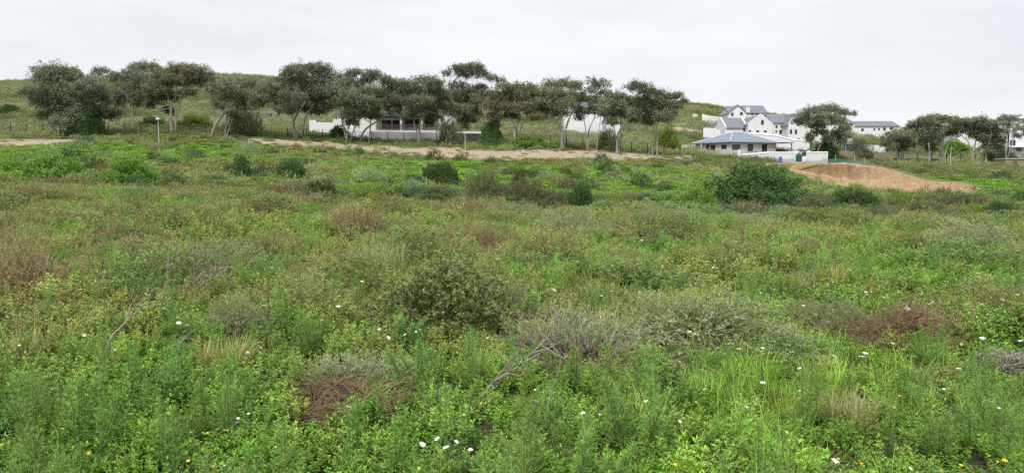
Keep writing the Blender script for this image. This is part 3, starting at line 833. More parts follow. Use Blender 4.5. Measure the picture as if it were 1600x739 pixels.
# ================================================================== GUM TREES
def gum_tree(label, Y, trunks, lobes, seed, mat='gumleaf', sparse=1.0, leaf=.37, group='gum trees along the fence'):
    """trunks: pixel polylines (px, py, half width px) from foot up; lobes: (px, py, rx, ry) leaf masses of the crown"""
    rng = np.random.default_rng(seed); m = Y / F
    foot = P(trunks[0][0][0], trunks[0][0][1], Y); foot.z = gz(foot.x, Y)
    o = thing('gum_tree', label, 'tree', foot, group)
    wood, crown = MB(), MB()
    pts_all = []
    for ti, tr in enumerate(trunks):
        yo = rng.normal(0, .5) if ti else 0
        pts, rad = [], []
        for i, (a, b, r) in enumerate(tr):
            p = P(a, b, Y + yo * (1 - .0 * i) + (rng.normal(0, .35) if i else 0))
            if i == 0: p.z = min(p.z, gz(p.x, p.y)) - .15
            pts.append(p); rad.append(r * m * .72)
        # smooth and add small bends
        fine, fr = [], []
        for i in range(len(pts) - 1):
            for k in range(4):
                t = k / 4
                p0 = pts[max(i - 1, 0)]; p1 = pts[i]; p2 = pts[i + 1]; p3 = pts[min(i + 2, len(pts) - 1)]
                q = .5 * ((2 * p1) + (p2 - p0) * t + (2 * p0 - 5 * p1 + 4 * p2 - p3) * t * t + (3 * p1 - p0 - 3 * p2 + p3) * t ** 3)
                fine.append(q - foot); fr.append(rad[i] * (1 - t) + rad[i + 1] * t)
        fine.append(pts[-1] - foot); fr.append(rad[-1])
        fr[0] *= 1.35
        wood.tube(fine, fr, 8, lv=rng.uniform())
        pts_all += list(zip(fine, fr))
    for (a, b, rx, ry) in lobes:
        rxm, rym = rx * m * 1.18, ry * m * 1.38
        c = P(a, b, Y + rng.normal(0, 1.0) * min(2.2, rxm)) - foot
        c.z -= rym * .24
        # limb from the nearest lower wood point, bending up into the mass
        best = min(pts_all, key=lambda q: (q[0] - c).length + 2.0 * max(0, q[0].z - c.z + .3))
        s, sr = best
        e = c + Vector((rng.normal(0, .15) * rxm, rng.normal(0, .2), -rym * .1))
        md = s.lerp(e, .5) + Vector((rng.normal(0, .2), rng.normal(0, .2), -.12 * (e - s).length * rng.uniform(.2, 1.2)))
        r0 = min(sr * .75, .045 + .012 * (e - s).length)
        limb = [s, s.lerp(md, .55) + Vector(rng.normal(0, .06, 3)), md, md.lerp(e, .55) + Vector(rng.normal(0, .08, 3)), e]
        wood.tube(limb, [r0, r0 * .85, r0 * .7, r0 * .55, r0 * .3], 5, lv=rng.uniform())
        # leaf clumps over the lobe: dense on top, hollow below
        A = math.pi * rxm * rym
        nc = max(10, int(A * 8.5 * sparse))
        v = rdir(nc, rng); v[:, 2] = np.where(v[:, 2] < -.35, -v[:, 2] * .6, v[:, 2])
        rr = rng.uniform(.3, 1.0, nc) ** .5 * (1 + rng.normal(0, .2, nc))
        cc = np.array(c)[None] + v * np.array([rxm, min(rxm, 2.6), rym])[None] * rr[:, None]
        for i in rng.choice(nc, min(nc, 5 + nc // 14), replace=False):
            t = Vector(cc[i]); wood.tube([e, e.lerp(t, .5) + Vector((0, 0, -.1 * rym)), t], [r0 * .32, r0 * .22, .012], 3, lv=rng.uniform())
        per = 22
        cr = (.30 + .22 * rng.uniform(size=nc)) * (1 if sparse > .6 else .9)
        off = rng.normal(0, .52, (nc, per, 3)) * cr[:, None, None] * np.array([1.05, 1.05, 1.05])
        C = (cc[:, None] + off).reshape(-1, 3)
        D = rdir(nc * per, rng); D[:, 2] -= .6
        lvc = np.clip(.30 + .35 * (v[:, 2] * rr) + rng.normal(0, .16, nc), 0, 1)  # shading put into leaf colour: lobe and clump tops paler, undersides darker
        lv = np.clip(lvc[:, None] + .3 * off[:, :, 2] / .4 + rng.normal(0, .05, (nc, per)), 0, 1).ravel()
        Ls = leaf * rng.uniform(.6, 1.25, nc * per)
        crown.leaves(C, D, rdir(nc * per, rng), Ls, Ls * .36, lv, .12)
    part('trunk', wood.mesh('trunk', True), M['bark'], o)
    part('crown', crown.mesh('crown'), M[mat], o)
    return o
def ring(cx, cy, rx, ry, n, r, seed=0):
    return []
gum_tree('broad many stemmed gum tree with dense crown reaching low', 126,
  [[(86, 206, 3.2), (82, 195, 2.6), (78, 180, 2.0), (66, 165, 1.5), (60, 150, 1.0)], [(90, 206, 3.0), (95, 190, 2.4), (102, 170, 1.9), (108, 150, 1.3)], [(96, 206, 2.5), (110, 192, 2), (130, 172, 1.6), (146, 155, 1.1)]],
  [(88, 113, 30, 13), (70, 120, 14, 10), (112, 122, 24, 14), (100, 138, 26, 16), (72, 138, 18, 12), (47, 142, 15, 9), (62, 155, 14, 9), (84, 158, 20, 12), (122, 148, 20, 13), (140, 136, 22, 14), (152, 150, 16, 12), (76, 178, 16, 13), (100, 178, 18, 14), (126, 180, 18, 18), (142, 172, 16, 12), (92, 190, 14, 10), (120, 160, 18, 12)], 1)
gum_tree('thin drooping gum beside the broad many stemmed gum', 130, [[(158, 208, 1.6), (163, 190, 1.3), (166, 170, 1.0), (158, 130, .7), (157, 112, .4)]],
  [(158, 110, 12, 5), (150, 116, 7, 6), (176, 158, 15, 12), (160, 178, 14, 10), (178, 178, 12, 10), (186, 148, 10, 10), (166, 145, 12, 9)], 2, sparse=.75)
gum_tree('slim gum with white trunk between broad gum and domed gum', 146, [[(207, 190, 2.0), (208, 170, 1.7), (209, 152, 1.3), (218, 130, .9), (224, 112, .6)], [(208, 168, 1.2), (198, 150, 1.0), (188, 130, .6)]],
  [(216, 106, 15, 9), (232, 104, 12, 8), (206, 116, 13, 9), (186, 120, 14, 10), (224, 122, 14, 10), (208, 138, 16, 10), (192, 138, 10, 9), (222, 160, 11, 10), (212, 150, 12, 9), (244, 106, 8, 6)], 3, sparse=.9)
gum_tree('domed gum with umbrella crown and pale forked trunk', 136, [[(268, 198, 3.0), (267, 180, 2.5), (270, 160, 2.2), (278, 146, 1.5), (292, 134, 1.0)], [(269, 162, 1.7), (262, 148, 1.3), (250, 136, .8)], [(270, 160, 1.5), (286, 150, 1.1), (312, 140, .7)], [(272, 155, 1.3), (275, 138, 1.0), (276, 122, .6)]],
  [(284, 108, 24, 9), (306, 112, 22, 10), (262, 114, 22, 11), (322, 124, 14, 12), (246, 126, 15, 12), (236, 140, 12, 11), (328, 136, 8, 9), (272, 124, 24, 10), (298, 126, 20, 9), (255, 142, 14, 9), (242, 154, 12, 9), (266, 150, 10, 9), (234, 162, 8, 8), (262, 172, 7, 9), (290, 144, 14, 6)], 4, 'gumleaf_brown')
gum_tree('low gum leaning over the fence with a bent white trunk', 128, [[(331, 213, 3.4), (335, 200, 3.0), (343, 186, 2.7), (354, 175, 2.2), (372, 171, 1.5), (396, 170, 1.0), (412, 164, .6)], [(350, 180, 1.8), (358, 165, 1.3), (372, 152, .8)], [(352, 177, 1.6), (374, 160, 1.2), (400, 148, .7)]],
  [(352, 136, 20, 12), (374, 130, 22, 9), (398, 132, 20, 10), (420, 140, 16, 12), (344, 152, 14, 12), (364, 150, 18, 10), (388, 148, 18, 9), (408, 152, 16, 9), (428, 150, 9, 10), (340, 164, 10, 8), (376, 164, 12, 6), (400, 162, 10, 6), (366, 180, 8, 7)], 5, 'gumleaf_brown', .85)
gum_tree('tall rounded gum with twin twisted trunks beside the stepped wall', 128, [[(465, 215, 3.4), (459, 198, 2.7), (462, 182, 2.2), (474, 165, 1.7), (480, 146, 1.1), (478, 125, .6)], [(469, 215, 3.0), (474, 196, 2.4), (480, 178, 1.9), (494, 160, 1.3), (506, 146, .8)], [(460, 196, 1.6), (456, 180, 1.2), (450, 164, .7)]],
  [(480, 107, 26, 9), (500, 108, 20, 10), (458, 112, 16, 9), (470, 124, 22, 11), (498, 126, 22, 12), (446, 138, 12, 10), (484, 142, 24, 11), (510, 142, 16, 12), (458, 150, 18, 12), (440, 156, 11, 10), (488, 158, 18, 10), (510, 160, 15, 11), (448, 170, 14, 10), (500, 172, 14, 7), (470, 170, 12, 8), (441, 124, 8, 5)], 6)
gum_tree('bushy gum of many thin stems before stepped white wall', 127, [[(542, 220, 2.6), (543, 205, 2.2), (548, 192, 1.7), (556, 172, 1.2), (560, 150, .8), (558, 125, .5)], [(542, 205, 1.6), (535, 192, 1.3), (532, 172, 1.0), (536, 146, .6)], [(545, 205, 1.5), (556, 196, 1.2), (566, 182, .9)]],
  [(535, 122, 16, 9), (556, 114, 13, 7), (546, 132, 18, 10), (528, 142, 14, 10), (548, 150, 18, 12), (532, 160, 12, 11), (558, 164, 16, 12), (546, 178, 12, 9), (552, 190, 11, 7), (565, 142, 13, 8)], 7)
gum_tree('curved trunk gum hanging over the grey garden wall', 126, [[(563, 223, 2.6), (566, 210, 2.3), (574, 200, 2.0), (586, 192, 1.7), (600, 182, 1.3), (612, 172, .8)], [(576, 198, 1.6), (580, 180, 1.3), (582, 150, .8), (584, 125, .5)]],
  [(580, 116, 12, 7), (594, 122, 13, 8), (570, 126, 9, 8), (608, 128, 12, 9), (620, 134, 12, 10), (580, 142, 16, 10), (602, 146, 18, 11), (576, 158, 15, 11), (598, 164, 16, 10), (618, 154, 15, 11), (570, 178, 14, 10), (586, 180, 10, 8), (616, 172, 11, 8)], 8)
gum_tree('gum with single straight trunk before the grey garden wall', 125, [[(655, 228, 2.9), (655, 212, 2.5), (655, 198, 2.2), (660, 185, 1.5), (672, 172, 1.0), (680, 150, .6)], [(655, 200, 1.7), (646, 188, 1.4), (634, 176, 1.0), (626, 160, .6)], [(656, 192, 1.3), (656, 170, 1.1), (658, 140, .6)]],
  [(660, 126, 14, 8), (678, 128, 14, 9), (640, 132, 14, 9), (650, 140, 16, 9), (672, 142, 16, 9), (634, 148, 14, 10), (688, 144, 11, 11), (656, 156, 16, 9), (630, 164, 15, 9), (650, 170, 15, 9), (672, 168, 13, 9), (686, 162, 11, 9), (640, 180, 12, 7), (674, 182, 11, 8), (694, 152, 9, 10)], 9)
gum_tree('tallest gum with a flat umbrella top above the row', 131, [[(688, 226, 2.8), (690, 208, 2.3), (695, 195, 2.0), (706, 184, 1.6), (716, 172, 1.3), (724, 150, 1.0), (728, 126, .7)], [(692, 202, 1.5), (700, 186, 1.2), (703, 165, .9), (700, 125, .4)], [(712, 178, 1.1), (734, 165, .8), (752, 140, .5)]],
  [(722, 106, 15, 7), (738, 106, 16, 8), (750, 114, 14, 7), (730, 116, 18, 6), (698, 114, 6, 5), (768, 122, 9, 5), (784, 124, 7, 4), (716, 134, 14, 8), (732, 142, 14, 8), (708, 148, 13, 11), (726, 156, 14, 10), (752, 136, 12, 7), (700, 168, 10, 10), (716, 174, 13, 9), (738, 172, 14, 10), (734, 186, 13, 8), (748, 158, 12, 9), (760, 150, 10, 8)], 10, sparse=.9)
gum_tree('short forked gum with a brownish crown above green undergrowth', 126, [[(805, 223, 2.6), (804, 210, 2.3), (806, 202, 2.0), (798, 186, 1.3), (788, 168, .8), (782, 145, .5)], [(806, 203, 1.7), (818, 192, 1.2), (832, 182, .8)], [(806, 200, 1.4), (810, 178, 1.0), (816, 152, .6)]],
  [(790, 136, 13, 7), (808, 138, 14, 8), (828, 138, 13, 7), (776, 148, 12, 9), (798, 150, 16, 9), (820, 152, 15, 9), (838, 150, 10, 9), (768, 164, 13, 9), (790, 166, 16, 9), (814, 168, 15, 9), (834, 170, 12, 9), (774, 180, 12, 7), (798, 180, 12, 7), (840, 182, 12, 6), (772, 192, 9, 6)], 11, 'gumleaf_brown')
gum_tree('wide gum with a pale V shaped trunk behind the track', 126, [[(878, 226, 3.4), (878, 212, 3.0), (876, 200, 2.3), (868, 188, 1.7), (854, 176, 1.1), (846, 164, .6)], [(881, 226, 3.0), (883, 210, 2.5), (887, 192, 2.0), (896, 172, 1.4), (908, 150, .8)], [(880, 200, 1.7), (878, 180, 1.3), (872, 155, .7)]],
  [(862, 132, 14, 8), (880, 130, 15, 8), (898, 134, 13, 8), (850, 144, 12, 9), (870, 146, 16, 9), (890, 148, 15, 8), (846, 158, 11, 8), (866, 162, 16, 9), (886, 162, 14, 8), (858, 174, 11, 7), (904, 150, 9, 8), (842, 170, 9, 7), (876, 176, 11, 6)], 12, 'gumleaf_brown')
gum_tree('thin airy gum with wispy top next to V shaped gum', 127, [[(917, 228, 1.8), (919, 212, 1.6), (922, 198, 1.3), (930, 180, 1.0), (934, 155, .7), (932, 130, .4)], [(920, 204, 1.1), (913, 190, .9), (908, 172, .6)], [(932, 168, .7), (944, 148, .5), (948, 132, .3)]],
  [(924, 126, 8, 6), (934, 134, 8, 6), (946, 130, 8, 7), (922, 142, 9, 6), (942, 144, 8, 6), (914, 156, 11, 7), (930, 158, 11, 8), (908, 172, 11, 8), (924, 172, 11, 8), (938, 176, 8, 7), (904, 182, 8, 6)], 13, sparse=.7)
gum_tree('leaning gum with a spreading dark crown', 124, [[(963, 233, 2.6), (965, 218, 2.2), (968, 204, 1.8), (978, 190, 1.4), (988, 174, 1.0), (996, 158, .6)], [(967, 206, 1.4), (958, 192, 1.0), (952, 176, .6)], [(968, 203, 1.3), (970, 184, 1.0), (968, 162, .6)]],
  [(954, 148, 11, 7), (972, 152, 12, 8), (948, 160, 11, 8), (964, 164, 15, 9), (984, 162, 13, 9), (950, 174, 12, 8), (970, 178, 14, 8), (990, 176, 12, 8), (958, 188, 11, 6), (998, 164, 10, 8), (942, 168, 9, 7)], 14)
gum_tree('twin trunk gum at the end of the row with sweeping crown', 126, [[(1020, 230, 2.4), (1018, 215, 2.0), (1012, 202, 1.7), (1006, 188, 1.2), (1000, 168, .8), (994, 140, .5)], [(1027, 230, 2.4), (1027, 214, 2.0), (1026, 198, 1.6), (1032, 180, 1.1), (1042, 162, .7), (1056, 154, .4)], [(1014, 206, 1.3), (1024, 190, .9), (1034, 182, .6)]],
  [(984, 136, 9, 6), (996, 134, 12, 7), (1010, 140, 14, 8), (1024, 146, 14, 8), (1036, 152, 14, 8), (1050, 150, 8, 5), (1060, 150, 8, 5), (1068, 158, 7, 5), (1056, 164, 10, 6), (1004, 156, 14, 8), (1022, 162, 14, 8), (1042, 168, 12, 8), (1004, 172, 13, 9), (1022, 180, 13, 8), (1040, 184, 11, 8), (1012, 190, 10, 6), (1050, 176, 9, 6), (994, 186, 9, 6)], 15)
gum_tree('leaning gum beside the white houses with pale slanting trunk', 139, [[(1274, 240, 2.4), (1280, 230, 2.2), (1288, 221, 1.9), (1296, 208, 1.5), (1306, 196, 1.0), (1312, 184, .6)], [(1269, 240, 1.7), (1268, 226, 1.5), (1266, 210, 1.2), (1270, 196, .8), (1268, 184, .5)], [(1292, 215, 1.1), (1308, 212, .9), (1320, 206, .5)]],
  [(1284, 170, 14, 6), (1300, 170, 15, 7), (1268, 174, 12, 7), (1314, 176, 11, 7), (1254, 182, 12, 7), (1246, 188, 6, 6), (1262, 190, 11, 6), (1290, 182, 15, 7), (1308, 188, 12, 7), (1276, 194, 12, 8), (1280, 206, 10, 9), (1266, 214, 7, 9), (1318, 200, 10, 8), (1306, 210, 10, 8), (1324, 210, 8, 7), (1294, 218, 9, 6), (1312, 220, 8, 6), (1334, 177, 3, 4)], 16, group='gum trees near the white houses')
gum_tree('round low gum with reddish brown crown by timber fence', 140, [[(1404, 243, 2.2), (1404, 232, 1.9), (1400, 222, 1.4), (1394, 212, .8)], [(1406, 240, 1.6), (1412, 226, 1.2), (1414, 212, .7)]],
  [(1390, 212, 10, 6), (1404, 208, 13, 6), (1416, 212, 10, 7), (1386, 222, 8, 7), (1402, 220, 14, 8), (1418, 224, 9, 8), (1396, 230, 9, 5), (1412, 232, 8, 5)], 17, 'gumleaf_brown', group='gum trees near the white houses')
gum_tree('short dark gum with a flared pale foot', 137, [[(1452, 247, 2.4), (1452, 238, 1.9), (1451, 226, 1.5), (1448, 210, .8)], [(1452, 236, 1.2), (1460, 224, .9), (1464, 212, .5)]],
  [(1430, 196, 12, 6), (1444, 200, 12, 7), (1438, 208, 11, 6), (1452, 212, 12, 7), (1446, 222, 10, 7), (1460, 222, 9, 7), (1455, 232, 8, 5), (1466, 212, 8, 7)], 18, group='gum trees near the white houses')
gum_tree('gum with a white straight trunk and wide flat crown', 138, [[(1472, 247, 1.9), (1472, 236, 1.7), (1473, 224, 1.5), (1476, 212, 1.1), (1480, 198, .7)], [(1473, 226, 1.1), (1486, 216, .9), (1498, 206, .5)], [(1474, 222, 1.0), (1462, 208, .8), (1450, 194, .5)]],
  [(1448, 186, 13, 5), (1464, 183, 13, 5), (1480, 186, 13, 6), (1496, 190, 12, 6), (1436, 192, 11, 5), (1456, 194, 13, 6), (1476, 198, 14, 6), (1492, 200, 10, 6), (1482, 208, 11, 6), (1500, 198, 9, 6)], 19, 'gumleaf_brown', group='gum trees near the white houses')
gum_tree('gum with a white V trunk before the white gabled house', 136, [[(1518, 250, 2.4), (1520, 240, 2.0), (1523, 228, 1.7), (1526, 216, 1.2), (1530, 202, .7)], [(1520, 236, 1.5), (1514, 224, 1.2), (1504, 214, .9), (1498, 206, .5)]],
  [(1508, 190, 11, 6), (1524, 190, 11, 6), (1534, 188, 6, 6), (1514, 198, 13, 6), (1530, 200, 10, 7), (1504, 204, 10, 5), (1524, 210, 10, 6), (1534, 214, 6, 7)], 20, group='gum trees near the white houses')
gum_tree('bushy dark gum with leaves down to its pale foot', 135, [[(1541, 253, 1.9), (1541, 244, 1.6), (1543, 230, 1.2), (1550, 210, .7)]],
  [(1550, 194, 9, 6), (1544, 204, 9, 7), (1558, 204, 9, 7), (1548, 216, 12, 7), (1562, 218, 9, 7), (1544, 228, 10, 7), (1558, 230, 10, 6), (1548, 238, 8, 5)], 21, group='gum trees near the white houses')
gum_tree('tall airy gum before the white two storey house', 133, [[(1571, 255, 1.5), (1572, 236, 1.3), (1573, 218, 1.0), (1578, 200, .7), (1582, 186, .4)], [(1573, 220, .8), (1586, 208, .6), (1596, 198, .4)]],
  [(1570, 184, 9, 5), (1582, 184, 9, 5), (1576, 194, 11, 5), (1590, 200, 8, 5), (1600, 190, 6, 5), (1578, 206, 9, 5), (1588, 212, 8, 4), (1610, 196, 9, 6)], 22, sparse=.6, group='gum trees near the white houses')
gum_tree('young thin gum sapling inside the fence by villa', 138, [[(720, 218, .9), (722, 205, .7), (722, 192, .4)]], [(722, 188, 8, 7), (728, 196, 7, 6)], 23, 'gumleaf_brown', .6)

# ================================================================== PLANTS
# ------------------------------------------------------------------ small plant shapes (used by the scattered ground cover and by single plants)
def t_grass(rng, n, h, spread, w, bend=(.2, .9), seg=3):
    b = MB()
    a = rng.uniform(0, 6.283, n); r = spread * np.sqrt(rng.uniform(0, 1, n))
    B = np.stack([r * np.cos(a), r * np.sin(a), np.zeros(n) - .02], 1)
    a2 = a + rng.normal(0, 1.0, n)
    D = np.stack([np.cos(a2), np.sin(a2), np.zeros(n)], 1)
    b.blades(B, D, h * rng.uniform(.55, 1.1, n), w * rng.uniform(.7, 1.3, n), rng.uniform(*bend, n), rng.uniform(.2, 1, n), seg)
    return b
def t_herb(rng, stems, h, spread, leaf, per=14, wr=.5):
    b = MB(); C, D, N, Ls, lv = [], [], [], [], []
    for s in range(stems):
        a = rng.uniform(0, 6.283); r = spread * math.sqrt(rng.uniform(0, 1))
        hh = h * rng.uniform(.5, 1.1) * (1 - .4 * (r / spread) ** 2)
        tip = np.array([r * math.cos(a), r * math.sin(a), hh]); base = tip * np.array([.45, .45, 0])
        t = np.sort(rng.uniform(.2, 1, per)) ** .7
        pts = base[None] * (1 - t[:, None]) + tip[None] * t[:, None]
        ang = np.arange(per) * 2.4 + rng.uniform(0, 6)
        up = rng.uniform(.1, .9, per) + (t > .9) * .5
        d = np.stack([np.cos(ang), np.sin(ang), up], 1)
        C.append(pts); D.append(d); N.append(np.tile([0, 0, 1.], (per, 1)) + rng.normal(0, .3, (per, 3)))
        Ls.append(leaf * rng.uniform(.6, 1.25, per) * (1.15 - .45 * t)); lv.append(np.clip(.15 + .65 * t + rng.normal(0, .16, per), 0, 1))  # lv darkens leaves low on the stem: shade painted into the leaf colour
    C, D, N = np.concatenate(C), np.concatenate(D), np.concatenate(N); Ls = np.concatenate(Ls)
    b.leaves(C, D, N, Ls, Ls * wr, np.concatenate(lv))
    return b
def t_fern(rng, plumes, h, spread, fil=.030, w=.0052, dens=60):
    """feathery weed: upright plumes of hair-fine leaflets"""
    b = MB(); C, D, lv = [], [], []; stems = []
    for s in range(plumes):
        a = rng.uniform(0, 6.283); r = spread * math.sqrt(rng.uniform(0, 1)) if plumes > 1 else 0
        hh = h * (rng.uniform(.55, 1.0) if s else 1.0)
        base = np.array([.35 * r * math.cos(a), .35 * r * math.sin(a), -.02])
        tip = np.array([r * math.cos(a), r * math.sin(a), hh]) + np.append(rng.normal(0, .03, 2), 0)
        stems.append((base, (base + tip) / 2 + np.append(rng.normal(0, .012, 2), 0), tip))
        for k in range(dens):
            t = (.12 + .88 * (k + rng.uniform()) / dens)
            p = base * (1 - t) + tip * t
            ln = hh * .24 * (1.08 - t) ** .55 * min(1, t * 3.5) * rng.uniform(.7, 1.2) + .015
            ang = rng.uniform(0, 6.283); el = .45 + .75 * t
            d = np.array([math.cos(ang) * math.cos(el), math.sin(ang) * math.cos(el), math.sin(el)])
            m = max(5, int(ln / .011))
            u = (np.arange(m) + .6) / m
            pts = p + d * (u * ln)[:, None] + np.array([0, 0, -.12 * ln])[None] * (u ** 2)[:, None]
            dd = d[None] * .9 + rdir(m, rng) * .75
            C.append(pts); D.append(dd); lv.append(np.clip(.25 + .45 * t + .25 * u + rng.normal(0, .12, m), 0, 1))  # painted shade: leaflets darker near foot and stem, paler at the plume tips
    C, D = np.concatenate(C), np.concatenate(D)
    b.leaves(C, D, rdir(len(C), rng), fil * rng.uniform(.6, 1.2, len(C)), w, np.concatenate(lv), fold=.1)
    st = MB()
    for q in stems: st.tube(q, [.004, .0035, .0015], 4)
    return b, st
def shrub(rng, w, d, h, leaf, sprigs, per=11, wr=.42, lumps=1.0, bare=0.0, stem_r=.012, nst=14, twigs=0, upright=.35, fill=.5, twig_r=.004, sl=3.0):
    """rounded shrub: uneven dome of leafy sprigs over bent stems; sizes are full width, depth and height"""
    b, st, tw = MB(), MB(), MB()
    n = int(sprigs * 1.7)
    v = rdir(n, rng); v[:, 2] = np.abs(v[:, 2]) * 1.05 - .05
    az = np.arctan2(v[:, 1], v[:, 0]); el = np.arcsin(np.clip(v[:, 2], -1, 1))
    s0 = int(rng.integers(1000))
    lump = fbm(az * 1.9 + 7, el * 3.0 + 5, s0, 3)
    rr = 1 + (lump - .5) * .75 * lumps
    depth = 1 - fill * rng.uniform(0, 1, n) ** 2.2
    keep = (lump + rng.uniform(-.13, .13, n)) > .30 + bare
    P0 = v * np.array([w / 2, d / 2, h * .88])[None] * (rr * depth)[:, None]
    P0[:, 2] = np.maximum(P0[:, 2], rng.uniform(0, .1, n) * h)
    P0, v, depth, lump = P0[keep], v[keep], depth[keep], lump[keep]
    P0, v, depth, lump = P0[:sprigs], v[:sprigs], depth[:sprigs], lump[:sprigs]
    n = len(P0)
    dirs = v * .8 + np.array([0, 0, upright]) + rdir(n, rng) * .55
    dirs /= np.linalg.norm(dirs, axis=1, keepdims=True)
    sl = leaf * sl * rng.uniform(.6, 1.3, n)
    u = (np.arange(per) + .5) / per
    C = (P0[:, None] + dirs[:, None] * ((u - .35)[None] * sl[:, None])[..., None]).reshape(-1, 3)
    D = (dirs[:, None] * .75 + rdir(n * per, rng).reshape(n, per, 3) * .95).reshape(-1, 3)
    lv = np.clip(.1 + .55 * depth[:, None] ** 3 * (.5 + lump[:, None]) + .22 * u[None] + rng.normal(0, .14, (n, per)), 0, 1).ravel()  # sprigs deep inside and in hollows are coloured darker, as painted shade
    Ls = leaf * rng.uniform(.6, 1.3, n * per)
    b.leaves(C, D, rdir(n * per, rng), Ls, Ls * wr, lv)
    pick = rng.choice(n, min(nst, n), replace=False)
    for i in pick:
        e = P0[i]; g = np.array([e[0] * .18, e[1] * .18, -.05])
        mid = (g + e) / 2 + np.array([e[0] * .12, e[1] * .12, -.05 * h]) + rng.normal(0, .03 * h, 3)
        st.tube([g, mid, e], [stem_r, stem_r * .7, stem_r * .3], 4)
    if twigs:
        for i in rng.choice(n, min(twigs, n)):
            e = P0[i] * rng.uniform(.6, .95); dd = dirs[i] + rdir(1, rng)[0] * .5
            ln = h * rng.uniform(.2, .5)
            m = e + dd * ln * .5 + rng.normal(0, .03, 3) * h
            tw.tube([e, m, e + dd * ln + rng.normal(0, .04, 3) * h], [twig_r, twig_r * .8, twig_r * .4], 3)
    return b, st, tw
def twig_heap(rng, w, d, h, n, r=.005):
    """collapsed dead brush: stems splaying low out of several crowns, each with side twigs"""
    b = MB(); k = 9
    roots = [np.array([rng.uniform(-.36, .36) * w, rng.uniform(-.36, .36) * d, rng.uniform(0, .25) * h]) for _ in range(k)]
    def stem(p, dr, ln, rad, lv):
        pts = []; q = p.copy(); v = dr.copy()
        for i in range(5):
            pts.append(q.copy()); q = q + v * ln / 4
            v = v + rng.normal(0, .16, 3) + np.array([0, 0, -.07]); v /= np.linalg.norm(v)
            q[2] = max(q[2], rng.uniform(0, .03))
        b.tube(pts, [rad, rad * .9, rad * .75, rad * .55, rad * .25], 3, lv=lv)
        return pts
    for i in range(n):
        c = roots[int(rng.integers(k))] + rng.normal(0, .05, 3) * w * np.array([1, 1, 0])
        a = rng.uniform(0, 6.283); el = abs(rng.normal(.15, .28))
        dr = np.array([math.cos(a) * math.cos(el), math.sin(a) * math.cos(el) * d / w, math.sin(el)])
        lv = rng.uniform(); ln = rng.uniform(.12, .36) * w; rad = r * rng.choice([.45, .7, 1.0, 1.4], p=[.4, .3, .2, .1])
        c[2] = max(0, c[2] + rng.uniform(-.2, .75) * h * max(0, 1 - (c[0] / w * 2) ** 2 - (c[1] / d * 2) ** 2))
        pts = stem(c, dr, ln, rad, lv)
        for j in range(2):
            stem(pts[int(rng.integers(1, 4))], dr + rng.normal(0, .6, 3), ln * rng.uniform(.2, .5), rad * .45, lv)
    return b

# ------------------------------------------------------------------ scattered cover (uncountable): one object per sort of cover
def scatter(name, label, templates, pos, rot, scl, idx, tint):
    coll = bpy.data.collections.new(name + '_sorts')
    for i, me in enumerate(templates):
        me.materials.clear(); me.materials.append(M['plant'])
        o = bpy.data.objects.new('%s_sort_%02d' % (name, i), me); coll.objects.link(o)
    me = bpy.data.meshes.new(name); n = len(pos)
    me.vertices.add(n); me.vertices.foreach_set('co', np.asarray(pos, float).ravel())
    for nm, ty, arr, key in (('rot', 'FLOAT_VECTOR', rot, 'vector'), ('scl', 'FLOAT_VECTOR', scl, 'vector'), ('tint', 'FLOAT_VECTOR', tint, 'vector'), ('idx', 'INT', idx, 'value')):
        at = me.attributes.new(nm, ty, 'POINT'); at.data.foreach_set(key, np.asarray(arr).ravel())
    o = bpy.data.objects.new(name, me); COL.objects.link(o)
    g = bpy.data.node_groups.new(name, 'GeometryNodeTree')
    g.interface.new_socket('Geometry', in_out='INPUT', socket_type='NodeSocketGeometry')
    g.interface.new_socket('Geometry', in_out='OUTPUT', socket_type='NodeSocketGeometry')
    gi, go = g.nodes.new('NodeGroupInput'), g.nodes.new('NodeGroupOutput')
    ip = g.nodes.new('GeometryNodeInstanceOnPoints'); ci = g.nodes.new('GeometryNodeCollectionInfo')
    ci.inputs['Collection'].default_value = coll
    ci.inputs['Separate Children'].default_value = True; ci.inputs['Reset Children'].default_value = True
    ip.inputs['Pick Instance'].default_value = True
    def named(nm, ty):
        x = g.nodes.new('GeometryNodeInputNamedAttribute'); x.data_type = ty; x.inputs['Name'].default_value = nm
        return [s for s in x.outputs if s.enabled and s.name == 'Attribute'][0]
    k = g.links.new
    k(gi.outputs[0], ip.inputs['Points']); k(ci.outputs[0], ip.inputs['Instance'])
    k(named('idx', 'INT'), ip.inputs['Instance Index'])
    k(named('rot', 'FLOAT_VECTOR'), ip.inputs['Rotation']); k(named('scl', 'FLOAT_VECTOR'), ip.inputs['Scale'])
    k(ip.outputs[0], go.inputs[0])
    md = o.modifiers.new('scatter', 'NODES'); md.node_group = g
    o['kind'] = 'stuff'; o['label'] = label; o['category'] = 'plants'
    return o
def wedge(rng, dens, y0, y1, mx=1.5, k=.74):
    """random points in the ground area seen, dens(Y) per square metre"""
    out = []
    ys = y0 * np.exp(np.linspace(0, math.log(y1 / y0), 40))
    for a, b in zip(ys[:-1], ys[1:]):
        hw = b * k + mx
        n = rng.poisson(dens((a + b) / 2) * 2 * hw * (b - a))
        out.append(np.stack([rng.uniform(-hw, hw, n), rng.uniform(a, b, n)], 1))
    p = np.concatenate(out); return p[:, 0], p[:, 1]
def rots(rng, n, tilt=.15):
    return np.stack([rng.normal(0, tilt, n), rng.normal(0, tilt, n), rng.uniform(0, 6.283, n)], 1)
def uni(s):
    return np.stack([s, s, s], 1)
def pick_col(rng, n, pal, jit=.16):
    pal = np.array(pal); c = pal[rng.integers(0, len(pal), n)]
    return np.clip(c * np.array([1.66, 1.6, 1.06]) * (1 + rng.normal(0, jit, (n, 1))) * (1 + rng.normal(0, .05, (n, 3))), .005, .9)
g7 = np.random.default_rng(77)

